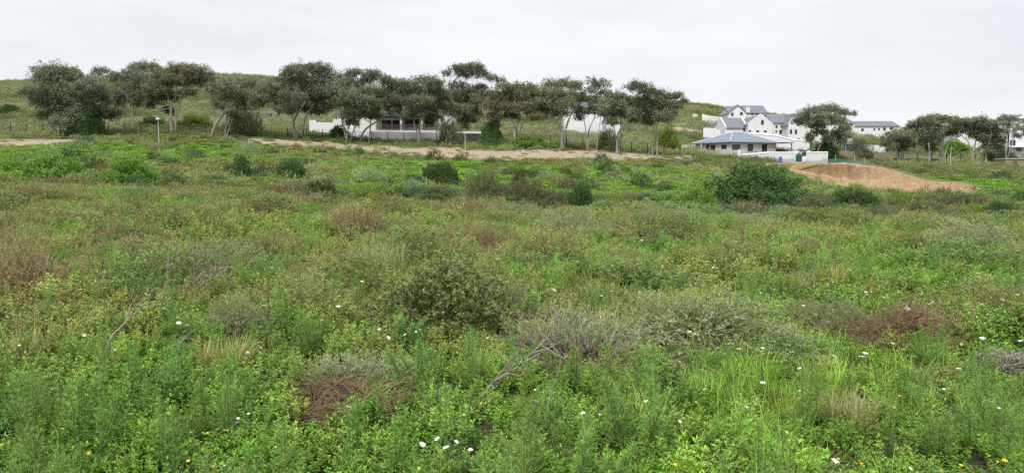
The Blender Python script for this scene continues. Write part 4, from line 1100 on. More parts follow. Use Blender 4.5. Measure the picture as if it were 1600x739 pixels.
# zone fields shared by the cover: lushness, dryness, greyness
def dry(x, y): return fbm(x * .16 + 3, y * .16 * .8 + 40, 101, 3)
def lush(x, y): return fbm(x * .30 + 13, y * .26 + 4, 131, 3)
def bank_clear(x, y):
    c = CX + F * x / y
    t = np.interp(c, *zip(*BANK_TOP)) - 3; b = np.interp(c, *zip(*BANK_BOT))
    # image row of the ground at each point
    z = ground(x, y) - EYE
    row = CY - F * (z * CP + y * SP) / (y * CP - z * SP)
    return (c > 1190) & (c < 1542) & (row > t) & (row < b - 2.5) & (y > 50)

NEAR = [
 ('green_near', 'dark_green_shrub', 'large rounded dark green shrub in the middle of the field', 695, 530, 285, 126),
 ('grey_near', 'grey_green_shrub', 'broad low silver green shrub with dark brown hollow inside', 1110, 566, 290, 100),
 ('greytwig_near', 'grey_green_shrub', 'sparse silvery shrub full of pale dead twigs beside the broad silver shrub', 905, 585, 250, 92),
 ('grey_b', 'grey_green_shrub', 'grey leafy shrub with dead lower stems behind the long leaning dead branch', 312, 462, 175, 85),
 ('grey_near', 'grey_green_shrub', 'small dark grey green shrub behind the tall lone feathery weed', 372, 535, 130, 72),
 ('grey_b', 'grey_green_shrub', 'low pale grey shrub just behind the brown twig mat', 560, 612, 170, 55),
 ('brown_a', 'dry_brown_shrub', 'upright tan brown shrub standing alone at the far edge of the field', 556, 378, 108, 66),
 ('brown_a', 'dry_brown_shrub', 'tall purplish brown twiggy shrub at the field edge by grass', 30, 452, 110, 90),
 ('brown_b', 'dry_brown_shrub', 'wide russet shrub with a rounded top above yellow flowers', 290, 372, 130, 56),
 ('brown_a', 'dry_brown_shrub', 'brown shrub beside the dark leaning stick', 20, 372, 90, 48),
 ('red_a', 'dry_brown_shrub', 'dull brown shrub between two russet shrubs with bare grey twigs', 175, 398, 150, 52),
 ('brown_b', 'dry_brown_shrub', 'olive and russet shrub next to the grey leafy shrub', 405, 415, 120, 58),
 ('red_a', 'dry_brown_shrub', 'low reddish brown shrub behind the large rounded dark green shrub', 682, 394, 75, 36),
 ('red_a', 'dry_brown_shrub', 'wide low reddish shrub near a pale grass tussock', 765, 398, 130, 42),
 ('brown_b', 'dry_brown_shrub', 'mixed grey and brown shrub with dead stems in front', 965, 440, 130, 58),
 ('red_a', 'dry_brown_shrub', 'flat brown patch shrub amid bright herbs', 1195, 410, 130, 34),
 ('green_b', 'dark_green_shrub', 'dark green and brown shrub in the open herb field', 1420, 402, 95, 36),
 ('brown_b', 'dry_brown_shrub', 'broad brown and green shrub behind the dark heap of sticks', 1560, 515, 160, 70),
 ('green_b', 'dark_green_shrub', 'flat dark shrub in long grass near the far bushes', 66, 325, 85, 28),
 ('green_b', 'dark_green_shrub', 'blue green rounded grass shrub near two bright bushes', 215, 318, 85, 24),
 ('grey_b', 'grey_green_shrub', 'pale grey shrub on the crest before the big dark bush', 1145, 358, 90, 24),
 ('brown_b', 'dry_brown_shrub', 'wispy olive shrub on the crest under the olive bushes', 880, 345, 60, 26),
 ('brown_a', 'dry_brown_shrub', 'thin straw coloured shrub on the crest of the field', 725, 325, 45, 24),
 ('grey_b', 'grey_green_shrub', 'grey bronze shrub spread low beside the lime bush', 1010, 395, 130, 36),
 ('green_b', 'dark_green_shrub', 'low green mound with yellowish flowers in the herb field', 1120, 440, 150, 44),
 ('grey_near', 'grey_green_shrub', 'silvery mound joining the broad silver shrub and bare brown shrub', 1290, 530, 130, 60),
 ('brown_b', 'dry_brown_shrub', 'small bronze shrub beside a yellow grass tussock', 1240, 470, 110, 40),
 ('grey_b', 'grey_green_shrub', 'small grey bush beside the large rounded dark green shrub', 812, 500, 90, 66),
]
HEAPS = [(505, 668, 265), (1418, 560, 190), (1606, 600, 120)]
EXCL = []
for px, py, wp in [(q[3], q[4], q[5]) for q in NEAR] + HEAPS:
    l_ = hit(px, py); w_ = wp * l_.y / F * (.62 if (px, py, wp) in HEAPS else 1); EXCL.append((l_.x, l_.y + w_ * .33, w_ * .43, w_ * .34))
def clear(x, y, k=1.0):
    m = np.ones(len(x), bool)
    for a, b, rx, ry in EXCL: m &= ((x - a) / rx) ** 2 + ((y - b) / ry) ** 2 > k
    return m

# --- broad-leaved herbs that carpet the field
T = [t_herb(g7, 24, .20, .17, .036, 17, .42).mesh('herb'), t_herb(g7, 28, .16, .20, .030, 16, .5).mesh('herb'),
     t_herb(g7, 16, .27, .14, .036, 24, .32).mesh('herb'), t_herb(g7, 30, .12, .20, .026, 16, .55).mesh('herb')]
x, y = wedge(g7, lambda Y: float(np.interp(Y, [2, 5, 9, 16, 30, 42], [46, 40, 20, 12, 7, 5])), 2.0, 44)
kp = clear(x, y); x, y = x[kp], y[kp]; n = len(x); s = np.interp(y, [2, 8, 16, 30, 44], [.85, 1.0, 1.35, 1.8, 2.2]) * g7.uniform(.7, 1.3, n) * np.where(y < 7, .62 + .7 * fbm(x * .9, y * .9, 210, 2), .30 + 1.5 * fbm(x * .9, y * .9, 210, 2))
dr = dry(x, y); lu = lush(x, y)
c1 = pick_col(g7, n, [(.085, .17, .032), (.105, .19, .042), (.07, .145, .03), (.13, .20, .055)])
c2 = pick_col(g7, n, [(.155, .185, .075), (.135, .165, .07), (.18, .19, .085), (.12, .17, .06)])
c3 = pick_col(g7, n, [(.135, .18, .085), (.16, .20, .11)])
w = np.clip((dr - .46) * 6 + np.interp(y, [7, 12, 25], [-.4, .0, .2]), 0, 1)[:, None]; w3 = np.clip((lu - .58) * 6, 0, 1)[:, None]
tint = (c1 * (1 - w) + c2 * w) * (1 - .6 * w3) + c3 * .6 * w3
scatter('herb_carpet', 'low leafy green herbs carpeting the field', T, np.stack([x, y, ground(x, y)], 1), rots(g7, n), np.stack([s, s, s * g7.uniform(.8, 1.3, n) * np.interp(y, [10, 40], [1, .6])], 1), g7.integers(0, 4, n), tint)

# --- field grass
T = [t_grass(g7, 44, .26, .11, .0048).mesh('grass'), t_grass(g7, 50, .33, .10, .0044, (.15, .8)).mesh('grass'),
     t_grass(g7, 40, .22, .14, .0052, (.4, 1.1)).mesh('grass'), t_grass(g7, 56, .40, .16, .004, (.15, .8)).mesh('grass')]
x, y = wedge(g7, lambda Y: float(np.interp(Y, [2, 6, 12, 25, 44], [34, 30, 22, 13, 9])), 2.0, 46)
gl = fbm(x * .42 + 50, y * .36 + 3, 301, 3); left = np.clip((-x / np.maximum(y, 5) - .05) * 2.2, 0, 1) * np.clip((y - 14) / 10, 0, 1)
keep = ((gl + .22 * left + g7.uniform(-.1, .1, len(x))) > .56) & clear(x, y, 1.1)
x, y, gl, left = x[keep], y[keep], gl[keep], left[keep]; n = len(x)
s = np.interp(y, [2, 10, 25, 46], [.85, .95, .85, .75]) * g7.uniform(.5, 1.2, n)
tint = pick_col(g7, n, [(.12, .23, .035), (.155, .25, .045), (.10, .20, .035), (.19, .24, .07)])
wd = np.clip((dry(x, y) - .52) * 5, 0, 1)[:, None] * .7
tint = tint * (1 - wd) + np.array([.36, .33, .16]) * wd
far = np.interp(y, [15, 40], [1.0, 1.25])
sx = s * np.interp(y, [10, 40], [1.0, 2.4])
scatter('field_grass', 'bright wild grass growing through the field', T, np.stack([x, y, ground(x, y)], 1), rots(g7, n, .1), np.stack([sx, sx, s], 1), g7.integers(0, 4, n), tint)

# --- grey-green sprawling herb between the shrubs
T = [t_herb(g7, 26, .26, .24, .028, 22, .38).mesh('herb'), t_herb(g7, 30, .20, .27, .024, 22, .42).mesh('herb')]
x, y = wedge(g7, lambda Y: float(np.interp(Y, [2, 8, 20, 44], [5, 5.5, 4.5, 3])), 2.2, 46)
lu = lush(x, y); keep = ((lu + g7.uniform(-.08, .08, len(x))) > .50) & clear(x, y, .8); x, y = x[keep], y[keep]; n = len(x)
s = np.interp(y, [2, 10, 44], [.8, 1.15, 2.0]) * g7.uniform(.6, 1.35, n)
tint = pick_col(g7, n, [(.155, .185, .10), (.18, .205, .125), (.13, .165, .075), (.20, .20, .11)])
wd = np.clip((dry(x, y) - .5) * 5, 0, 1)[:, None] * .6
tint = tint * (1 - wd) + pick_col(g7, n, [(.19, .165, .095), (.20, .19, .09), (.16, .17, .075)]) * wd
scatter('grey_herb_cover', 'sprawling grey green herb cover among the shrubs', T, np.stack([x, y, ground(x, y)], 1), rots(g7, n), np.stack([s, s, s * g7.uniform(.8, 1.4, n) * np.interp(y, [10, 40], [1, .6])], 1), g7.integers(0, 2, n), tint)

# --- thin brown and green weed stalks standing above the cover
def t_stalk(rng, h):
    b = MB()
    for k in range(5):
        a = rng.uniform(0, 6.283); p = np.array([math.cos(a), math.sin(a), 0]) * rng.uniform(0, .12)
        e = p + np.array([math.cos(a) * .06, math.sin(a) * .06, h * rng.uniform(.6, 1.05)])
        m = (p + e) / 2 + rng.normal(0, .01, 3)
        b.tube([p, m, e], [.004, .003, .0015], 3, lv=.35)
        q = 18; t = rng.uniform(.35, 1, q)
        b.leaves(p + (e - p) * t[:, None], np.stack([rng.normal(0, 1, q), rng.normal(0, 1, q), rng.uniform(.3, 1.4, q)], 1), rdir(q, rng), .035, .008, rng.uniform(.3, 1, q))
    return b
T = [t_stalk(g7, .55).mesh('stalk'), t_stalk(g7, .8).mesh('stalk'), t_stalk(g7, .65).mesh('stalk')]
x, y = wedge(g7, lambda Y: float(np.interp(Y, [3, 10, 20, 30, 42], [.5, .8, 1.6, 1.8, 1.2])), 3.5, 43)
keep = (fbm(x * .25 + 9, y * .2, 401) > .47) & clear(x, y); x, y = x[keep], y[keep]; n = len(x)
s = np.interp(y, [3, 20, 43], [.6, .8, .9]) * g7.uniform(.6, 1.2, n)
sx = s * np.interp(y, [8, 40], [1, 2.2])
tint = pick_col(g7, n, [(.11, .17, .05), (.18, .155, .085), (.10, .16, .06), (.15, .17, .07), (.22, .19, .12)])
scatter('weed_stalks', 'thin upright weed stalks above the field', T, np.stack([x, y, ground(x, y)], 1), rots(g7, n, .1), np.stack([sx, sx, s], 1), g7.integers(0, 3, n), tint)

# --- lush valley grass
T = [t_grass(g7, 60, .42, .55, .035, (.3, 1.0), 2).mesh('grass'), t_grass(g7, 60, .34, .60, .04, (.3, 1.1), 2).mesh('grass'), t_herb(g7, 26, .30, .55, .14, 8, .5).mesh('herb')]
x, y = wedge(g7, lambda Y: float(np.interp(Y, [38, 70, 120, 150], [4.2, 2.6, 1.5, .8])), 38, 150, 3)
keep = ~(on_sand(x, y) & (g7.uniform(0, 1, len(x)) > .07)) & ~bank_clear(x, y); x, y = x[keep], y[keep]; n = len(x)
s = np.interp(y, [38, 120, 150], [.75, 1.25, 1.3]) * g7.uniform(.6, 1.3, n)
band = fbm(x * .035 + 5, y * .05 + 2, 501, 3)
c = CX + F * x / y
olive = np.clip((band - .52) * 7 + np.clip((c - 1000) / 500, 0, .7) + np.interp(y, [95, 112], [0, .8]) + np.interp(c, [0, 300], [.1, 0]), 0, 1)[:, None]
tint = pick_col(g7, n, [(.105, .205, .034), (.138, .232, .046), (.085, .178, .03)], .14) * (1 - olive) + pick_col(g7, n, [(.125, .155, .06), (.15, .165, .085), (.10, .14, .055), (.165, .17, .10)]) * olive
scatter('valley_grass', 'lush bright green grass across the valley floor', T, np.stack([x, y, ground(x, y)], 1), rots(g7, n, .08), np.stack([s, s, s * .8], 1), g7.choice([0, 1, 2], n, p=[.4, .35, .25]), tint)

# --- low scrub on the valley sides and the far hill
def t_scrub(rng, leaf, n, per):
    return shrub(rng, 1.2, 1.2, .62, leaf, n, per, .55, 1.2, 0, nst=1, fill=.35)[0]
T = [t_scrub(g7, .085, 60, 6).mesh('scrub'), t_scrub(g7, .10, 50, 6).mesh('scrub'), t_scrub(g7, .075, 70, 6).mesh('scrub')]
x1, y1 = wedge(g7, lambda Y: float(np.interp(Y, [34, 46, 60, 100, 128], [.7, .8, .5, .42, .5])), 34, 130, 3)
c = CX + F * x1 / y1
cl = fbm(x1 * .06 + 3, y1 * .09, 601, 3) + np.clip((c - 950) / 900, 0, .12) + np.interp(y1, [34, 48, 60, 100, 118], [.08, .08, 0, 0, .12])
k1 = (cl + g7.uniform(-.1, .1, len(x1)) > .56)
x2, y2 = wedge(g7, lambda Y: float(np.interp(Y, [128, 180, 260, 380], [.85, .7, .45, .26])), 128, 385, 6)
k2 = fbm(x2 * .05 + 3, y2 * .06, 611, 3) + g7.uniform(-.16, .16, len(x2)) > .42
x, y = np.concatenate([x1[k1], x2[k2]]), np.concatenate([y1[k1], y2[k2]])
keep = ~(on_sand(x, y) & (g7.uniform(0, 1, len(x)) > .06)) & ~bank_clear(x, y); x, y = x[keep], y[keep]; n = len(x)
s = np.interp(y, [34, 50, 130, 380], [.75, .9, 1.1, 1.9]) * g7.uniform(.45, 1.5, n)
cn = fbm(x * .04 + 8, y * .04, 621, 2)
w = np.clip((cn - .38) * 6, 0, 1)[:, None]
tint = pick_col(g7, n, [(.075, .10, .05), (.09, .115, .06), (.06, .085, .04)]) * (1 - w) + pick_col(g7, n, [(.16, .175, .125), (.185, .195, .15), (.13, .15, .095)]) * w
gw = (g7.uniform(0, 1, n) < .10)[:, None]
tint = np.where(gw, pick_col(g7, n, [(.085, .16, .03), (.10, .17, .04)]), tint)
bw = (g7.uniform(0, 1, n) < .05)[:, None]
tint = np.where(bw, pick_col(g7, n, [(.13, .10, .065)]), tint)
scatter('hillside_scrub', 'low grey green scrub dotting valley sides and far hill', T, np.stack([x, y, ground(x, y) - .05], 1), rots(g7, n, .1), np.stack([s, s, s * g7.uniform(.7, 1.1, n)], 1), g7.integers(0, 3, n), tint)

# ------------------------------------------------------------------ single shrubs
SH = {}
def proto(key, kind, mat, twmat, stmat='twig', **k):
    rng = np.random.default_rng(sum(ord(q) * (i + 3) for i, q in enumerate(key)))
    b, st, tw = shrub(rng, **k)
    SH[key] = dict(size=(k['w'], k['d'], k['h']), parts=[('foliage', b.mesh(key + '_foliage'), M[mat]), ('woody_stem', st.mesh(key + '_stem'), M[stmat])] + ([('dry_twig', tw.mesh(key + '_twig'), M[twmat])] if tw.v else []))
near = dict(w=1.6, d=1.5, h=.85)
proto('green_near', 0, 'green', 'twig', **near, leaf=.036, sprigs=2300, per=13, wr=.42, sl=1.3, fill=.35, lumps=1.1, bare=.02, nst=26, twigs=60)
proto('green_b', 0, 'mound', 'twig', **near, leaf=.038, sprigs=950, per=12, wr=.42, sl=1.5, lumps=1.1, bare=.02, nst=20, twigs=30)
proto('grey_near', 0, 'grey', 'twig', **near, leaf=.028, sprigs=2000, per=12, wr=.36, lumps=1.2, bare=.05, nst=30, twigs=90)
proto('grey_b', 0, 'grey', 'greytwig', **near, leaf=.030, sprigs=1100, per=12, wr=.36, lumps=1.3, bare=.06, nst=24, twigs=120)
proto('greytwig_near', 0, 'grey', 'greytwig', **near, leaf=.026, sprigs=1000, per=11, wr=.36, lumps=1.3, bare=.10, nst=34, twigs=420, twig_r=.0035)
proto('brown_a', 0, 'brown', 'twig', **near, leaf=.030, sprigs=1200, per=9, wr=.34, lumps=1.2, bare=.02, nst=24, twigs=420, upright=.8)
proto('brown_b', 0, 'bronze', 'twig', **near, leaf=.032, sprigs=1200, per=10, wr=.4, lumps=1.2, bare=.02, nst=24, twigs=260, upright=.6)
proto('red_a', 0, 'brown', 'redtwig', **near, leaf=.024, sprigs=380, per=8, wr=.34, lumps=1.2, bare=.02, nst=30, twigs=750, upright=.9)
big = dict(w=5.0, d=4.6, h=3.0)
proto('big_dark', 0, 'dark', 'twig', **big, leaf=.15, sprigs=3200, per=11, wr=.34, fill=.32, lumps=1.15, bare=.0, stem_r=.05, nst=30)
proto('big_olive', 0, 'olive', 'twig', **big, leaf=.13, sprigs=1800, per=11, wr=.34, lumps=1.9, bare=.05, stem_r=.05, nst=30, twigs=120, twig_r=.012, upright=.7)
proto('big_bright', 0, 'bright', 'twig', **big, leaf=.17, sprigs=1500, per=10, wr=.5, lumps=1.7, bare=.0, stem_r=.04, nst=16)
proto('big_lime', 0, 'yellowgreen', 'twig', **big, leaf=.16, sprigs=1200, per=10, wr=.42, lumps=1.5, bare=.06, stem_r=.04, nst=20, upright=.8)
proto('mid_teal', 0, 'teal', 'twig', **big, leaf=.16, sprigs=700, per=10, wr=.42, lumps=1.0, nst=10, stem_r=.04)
proto('mid_brown', 0, 'brown', 'redtwig', **big, leaf=.14, sprigs=420, per=9, wr=.3, lumps=1.2, nst=24, stem_r=.03, twigs=420, twig_r=.014, upright=.9)
small = dict(w=2.0, d=2.0, h=1.1)
proto('scrub_dark', 0, 'dark', 'twig', **small, leaf=.10, sprigs=300, per=9, wr=.45, lumps=1.3, nst=8)
proto('scrub_olive', 0, 'olive', 'twig', **small, leaf=.10, sprigs=280, per=9, wr=.4, lumps=1.3, nst=8)
proto('scrub_grey', 0, 'grey', 'twig', **small, leaf=.09, sprigs=300, per=9, wr=.4, lumps=1.3, nst=8)
proto('scrub_bright', 0, 'bright', 'twig', **small, leaf=.11, sprigs=280, per=9, wr=.5, lumps=1.3, nst=8)
proto('scrub_brown', 0, 'brown', 'redtwig', **small, leaf=.08, sprigs=200, per=8, wr=.35, lumps=1.3, nst=8, twigs=90, twig_r=.01)
def put(key, name, label, loc, w, h, group=None, rz=None, cat='shrub', d=None):
    pr = SH[key]
    o = thing(name, label, cat, loc, group, random.uniform(0, 6.283) if rz is None else rz)
    sx = w / pr['size'][0]
    o.scale = (sx, (d or w) / pr['size'][1], h / pr['size'][2])
    for nm, me, mt in pr['parts']: part(nm, me, mt, o)
    return o
def put_px(key, name, label, px, py, wpx, hpx, Y=None, group=None, **k):
    if Y: X = P(px, py, Y).x; loc = (X, Y, gz(X, Y) - .05)
    else:
        loc = hit(px, py); loc.z -= .04
    y = loc[1]; m = y / F
    if Y and Y < 100: hpx = max(hpx * .7, .86 * (P(px, py - hpx, Y).z - loc[2]) / m)
    # the base point is the near foot of the plant: its middle stands half a depth behind
    dd = wpx * m * .8
    if not Y: loc = Vector((loc[0] * (1 + dd * .4 / y), y + dd * .4, 0)); loc.z = gz(loc.x, loc.y) - .04
    return put(key, name, label, loc, wpx * m * (1.15 if Y else 1.3), hpx * m * 1.05, group, d=dd, **k)

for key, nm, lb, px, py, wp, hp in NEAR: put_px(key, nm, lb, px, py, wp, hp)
MID = [
 ('big_bright', 'bright_green_bush', 'bright green rounded bush with a flat top, standing clear of brown scrub', 87, 273, 88, 36, 50),
 ('big_bright', 'bright_green_bush', 'bright green bush with a brown bush against its side', 205, 277, 92, 37, 49),
 ('big_dark', 'dark_bush', 'small upright dark bush standing alone on bright grass', 376, 267, 34, 28, 62),
 ('mid_brown', 'dry_brown_bush', 'greyish brown bush at the end of the dark hedge clump', 440, 301, 70, 20, 38),
 ('big_dark', 'dark_bush', 'dark hedge clump beside the greyish brown bush', 500, 309, 80, 30, 37),
 ('big_bright', 'bright_green_bush', 'small bright green bush beside the dark hedge clump', 572, 311, 62, 26, 36),
 ('big_olive', 'olive_bush', 'tall olive brown bush with bare stems in the valley', 762, 311, 74, 54, 42),
 ('big_olive', 'olive_bush', 'leafier olive bush touching the tall olive brown bush', 830, 313, 84, 42, 41),
 ('big_dark', 'dark_bush', 'dark bush poking up behind the olive bushes', 812, 285, 28, 26, 55),
 ('big_dark', 'dark_bush', 'dark round bush beside the lime green bush', 908, 314, 58, 32, 40),
 ('big_lime', 'lime_bush', 'lime green upright bush on the crest of the field', 962, 328, 66, 40, 35),
 ('big_dark', 'dark_bush', 'huge dark green rounded bush below the blue roofed house', 1178, 322, 150, 72, 47),
 ('big_bright', 'bright_green_bush', 'bright leafy bush leaning on the huge dark bush', 1092, 324, 62, 38, 43),
 ('mid_teal', 'blue_green_bush', 'small smooth blue green mound under the huge dark bush', 1222, 335, 50, 18, 35),
 ('mid_brown', 'dry_brown_bush', 'dry pale brown bush in front of the huge dark bush', 1170, 334, 70, 24, 38),
 ('big_olive', 'olive_bush', 'mid green bush just behind the blue green mound', 1272, 334, 60, 38, 41),
 ('big_dark', 'dark_bush', 'wide low dark bush at the foot of the soil bank', 1330, 318, 90, 26, 52),
 ('big_olive', 'olive_bush', 'wide flat olive bush spreading past the end of soil bank', 1500, 322, 130, 24, 58),
 ('big_olive', 'olive_bush', 'thin greyish bush in the dip beyond the field', 1370, 340, 50, 24, 40),
 ('big_dark', 'dark_bush', 'round dark bush in the dip past the tall weeds', 1562, 343, 46, 32, 40),
 ('big_bright', 'bright_green_bush', 'light green bush beside the round dark bush in the dip', 1520, 341, 44, 26, 41),
 ('big_dark', 'dark_bush', 'two lobed dark bush on the bright valley grass', 690, 274, 54, 24, 64),
 ('big_dark', 'dark_bush', 'low dark bush on bright grass beside the two lobed bush', 456, 268, 46, 20, 62),
 ('mid_teal', 'blue_green_bush', 'blue green mound among the valley scrub', 645, 293, 34, 18, 50),
 ('mid_brown', 'dry_brown_bush', 'brown bush touching the bright green bush', 160, 270, 34, 18, 53),
 ('big_olive', 'olive_bush', 'rounded grey green scrub bush by the far dip', 1440, 330, 70, 20, 48),
 ('big_bright', 'bright_green_bush', 'fresh green bush on hillside behind the gum trees', 240, 187, 42, 15, 150),
 ('big_bright', 'bright_green_bush', 'broad fresh green bush on hillside by the domed gum tree', 306, 192, 54, 19, 148),
 ('big_dark', 'dark_bush', 'dark hillside bush near the top of the long bare slope', 14, 168, 26, 13, 185),
 ('big_dark', 'dark_bush', 'dark leafy bush standing against the grey garden wall', 768, 229, 32, 34, 127),
 ('big_olive', 'olive_bush', 'dull olive bush at the foot of gum trunk by grey wall', 704, 233, 40, 38, 126),
 ('big_bright', 'bright_green_bush', 'low spreading green bush under the forked gum tree', 826, 227, 60, 16, 126),
 ('big_dark', 'dark_bush', 'dense dark bush under the broad many stemmed gum tree', 134, 213, 44, 52, 126),
 ('big_dark', 'dark_bush', 'low dark bush by stepped white garden wall', 530, 216, 36, 22, 132),
 ('big_dark', 'dark_bush', 'dark bush at the foot of the leaning house gum', 1290, 243, 46, 28, 141),
 ('big_olive', 'olive_bush', 'shaggy shrub clump hanging below the leaning gum', 384, 213, 50, 44, 131),
 ('big_olive', 'olive_bush', 'thin grey shrub between gum trunks along the fence', 952, 229, 30, 34, 132),
 ('big_bright', 'bright_green_bush', 'green bush beside the twin trunk gum ending the row', 1040, 218, 44, 34, 150),
 ('big_olive', 'olive_bush', 'olive yellow bush beside the solar street lamp', 1342, 236, 46, 30, 150),
 ('big_dark', 'dark_bush', 'dark bush under the gum trees near the stone hut', 1562, 252, 40, 20, 140),
 ('big_bright', 'bright_green_bush', 'green bushy thicket behind the gum trees near the stone hut', 1490, 243, 60, 22, 160),
]
for key, nm, lb, px, py, wp, hp, Y in MID: put_px(key, nm, lb, px, py, wp, hp, Y, cat='bush')

# low bushes merging along the dip beyond the field
g8 = np.random.default_rng(88)
for i in range(64):
    c = float(g8.uniform(430, 1640)); Y = float(g8.uniform(37, 56)); X = (c - CX) / F * Y
    j = int(g8.choice(4, p=[.38, .34, .18, .10])); w = float(g8.uniform(2.0, 4.6))
    put(['big_dark', 'big_olive', 'big_bright', 'mid_brown'][j], 'dip_bush', ['low dark green bush', 'low olive bush', 'low fresh green bush', 'low dry brown bush'][j] + ' crowding the dip beyond the field', (X, Y, gz(X, Y) - .05), w, float(g8.uniform(.6, 1.15)), ['dark', 'olive', 'fresh green', 'brown'][j] + ' bushes along the dip', cat='bush')
# countable small scrub on the valley grass
KS = [('scrub_dark', 'valley_scrub', 'small dark scrub bush dotting the green valley grass', 'dark scrub bushes on the valley grass'),
      ('scrub_olive', 'valley_scrub', 'small olive scrub bush dotting the green valley grass', 'olive scrub bushes on the valley grass'),
      ('scrub_grey', 'valley_scrub', 'small pale grey scrub bush below the sandy track', 'pale grey scrub bushes below the track'),
      ('scrub_bright', 'valley_scrub', 'small fresh green scrub bush on the valley side', 'fresh green scrub bushes on the valley side'),
      ('scrub_brown', 'valley_scrub', 'small brown dry scrub bush on the valley side', 'brown scrub bushes on the valley side')]
g9 = np.random.default_rng(99); cnt = 0
while cnt < 185:
    Y = float(g9.uniform(44, 118)); c = float(g9.uniform(-20, 1620)); X = (c - CX) / F * Y
    ax, ay = np.array([X]), np.array([Y])
    if on_sand(ax, ay)[0] or bank_clear(ax, ay)[0]: continue
    if vnoise(X * .07, Y * .1, 701) + g9.uniform(-.2, .2) < .48: continue
    p = [.46, .22, .12, .12, .08]
    if Y > 100: p = [.15, .2, .5, .05, .1]
    if c > 1000: p = [.3, .4, .15, .1, .05]
    key, nm, lb, gr = KS[g9.choice(5, p=p)]
    w = float(g9.uniform(.9, 2.6)) * (1.1 if Y > 60 else .85)
    put(key, nm, lb, (X, Y, gz(X, Y) - .05), w, w * float(g9.uniform(.38, .62)), gr, cat='bush')
    cnt += 1
# small shrubs of the open field
KF = [('brown_b', 'field_shrub', 'small bronze shrub growing in the open herb field', 'bronze shrubs of the field'),
      ('grey_b', 'field_shrub', 'small silvery shrub growing in the open herb field', 'silvery shrubs of the field'),
      ('green_b', 'field_shrub', 'small green leafy mound shrub growing in the open herb field', 'green leafy shrubs of the field'),
      ('brown_a', 'field_shrub', 'small straw brown shrub growing in the open herb field', 'straw brown shrubs of the field')]
cnt = 0
while cnt < 210:
    Y = float(7.5 + 27 * g9.uniform() ** .85); c = float(g9.uniform(-30, 1630)); X = (c - CX) / F * Y
    pr = [.30, .14, .46, .10] if c > 600 else [.36, .08, .34, .22]
    key, nm, lb, gr = KF[g9.choice(4, p=pr)]
    w = float(g9.uniform(.6, 1.6)) * (.8 + Y / 36)
    put(key, nm, lb, (X, Y, gz(X, Y) - .06), w, min(.95, w * float(g9.uniform(.32, .5))), gr)
    cnt += 1

put_px('red_a', 'dry_brown_shrub', 'purplish twiggy shrub growing out of the bare reddish heap', 1425, 548, 190, 74)
# ------------------------------------------------------------------ heaps of dead stems, dead branches
def heap(name, label, px, py, wpx, hpx, mat, n, r, seed):
    rng = np.random.default_rng(seed)
    loc = hit(px, py); m = loc.y / F; d = wpx * m * .8
    loc = Vector((loc.x, loc.y + d * .3, 0)); loc.z = gz(loc.x, loc.y)
    b = twig_heap(rng, wpx * m, d, hpx * m, n, r)
    o = b.obj(name, M[mat]); o.location = loc
    return tag(o, label, 'dead shrub')
heap('dead_stem_mat', 'flattened mat of brown dead stems among feathery weeds', 505, 668, 250, 50, 'twig', 640, .0052, 5)
heap('dead_shrub', 'bare reddish brown shrub of arching dead stems', 1418, 556, 180, 80, 'redtwig', 700, .0048, 6)
heap('dead_stem_heap', 'dark heap of grey dead sticks beside the brown green shrub', 1606, 600, 120, 58, 'greytwig', 260, .007, 7)
heap('dead_stem_heap', 'small tangle of dead stems below the grey leafy shrub', 318, 468, 120, 50, 'greytwig', 150, .005, 8)
def branch(name, label, pts, r, mat, seed, twigs=8, spread=.5):
    """pts: pixels from foot to tip; the foot stands on the ground"""
    rng = np.random.default_rng(seed)
    f = hit(*pts[0]); W = []
    for i, q in enumerate(pts):
        p = P(q[0], q[1], f.y + i * .05 * rng.normal()); W.append(p)
    W[0] = Vector((f.x, f.y, f.z - .03))
    o = thing(name, label, 'branch', W[0])
    b = MB(); n = len(W)
    L0 = [w - W[0] for w in W]
    pts3 = []
    for i in range(n - 1):
        for k in range(4): pts3.append(L0[i].lerp(L0[i + 1], k / 4) + Vector(rng.normal(0, r * .7, 3)))
    pts3.append(L0[-1])
    b.tube(pts3, [r * (1 - .75 * i / len(pts3)) for i in range(len(pts3))], 5)
    part('main_stem', b.mesh('main_stem'), M[mat], o)
    for k in range(twigs):
        i = int(rng.integers(len(pts3) // 3, len(pts3) - 1)); p = pts3[i]
        d = (pts3[i + 1] - pts3[i - 1]).normalized() + Vector(rdir(1, rng)[0]) * .7
        ln = spread * rng.uniform(.3, 1) * (L0[-1].length) * .5
        t = MB().tube([p, p + d * ln * .5 + Vector(rng.normal(0, .02, 3)), p + d * ln + Vector((0, 0, rng.uniform(-.05, .06)))], [r * .5, r * .35, r * .15], 4)
        part('twig', t.mesh('twig'), M[mat], o)
branch('dead_branch', 'long pale dead branch leaning over feathery weeds', [(150, 572), (178, 520), (215, 480), (243, 453)], .012, 'greytwig', 11, 7)
branch('dead_branch', 'forked grey dead twig beside the long leaning branch', [(222, 500), (240, 478), (262, 440), (266, 410)], .009, 'greytwig', 12, 9)
branch('dead_branch', 'low dead twig with claw like tips in long grass', [(232, 568), (262, 545), (292, 528), (305, 530)], .008, 'greytwig', 13, 8)
branch('dead_branch', 'short pale stick poking out of the herbs', [(4, 530), (18, 508), (45, 484)], .008, 'greytwig', 14, 1)
branch('dead_branch', 'dark thin stick leaning above brown shrubs', [(58, 392), (74, 365), (90, 338)], .016, 'twig', 15, 1)
branch('dead_branch', 'thin dark stem beside the tall lone feathery weed', [(118, 545), (132, 500), (155, 455)], .006, 'twig', 16, 2)
branch('dead_branch', 'sprawling pale dead branch with many twigs near white daisies', [(722, 640), (765, 602), (800, 580), (838, 545)], .011, 'greytwig', 17, 16, .7)
branch('dead_branch', 'dark stem curving up below the sprawling pale branch', [(716, 662), (740, 645), (772, 618)], .006, 'twig', 18, 2)
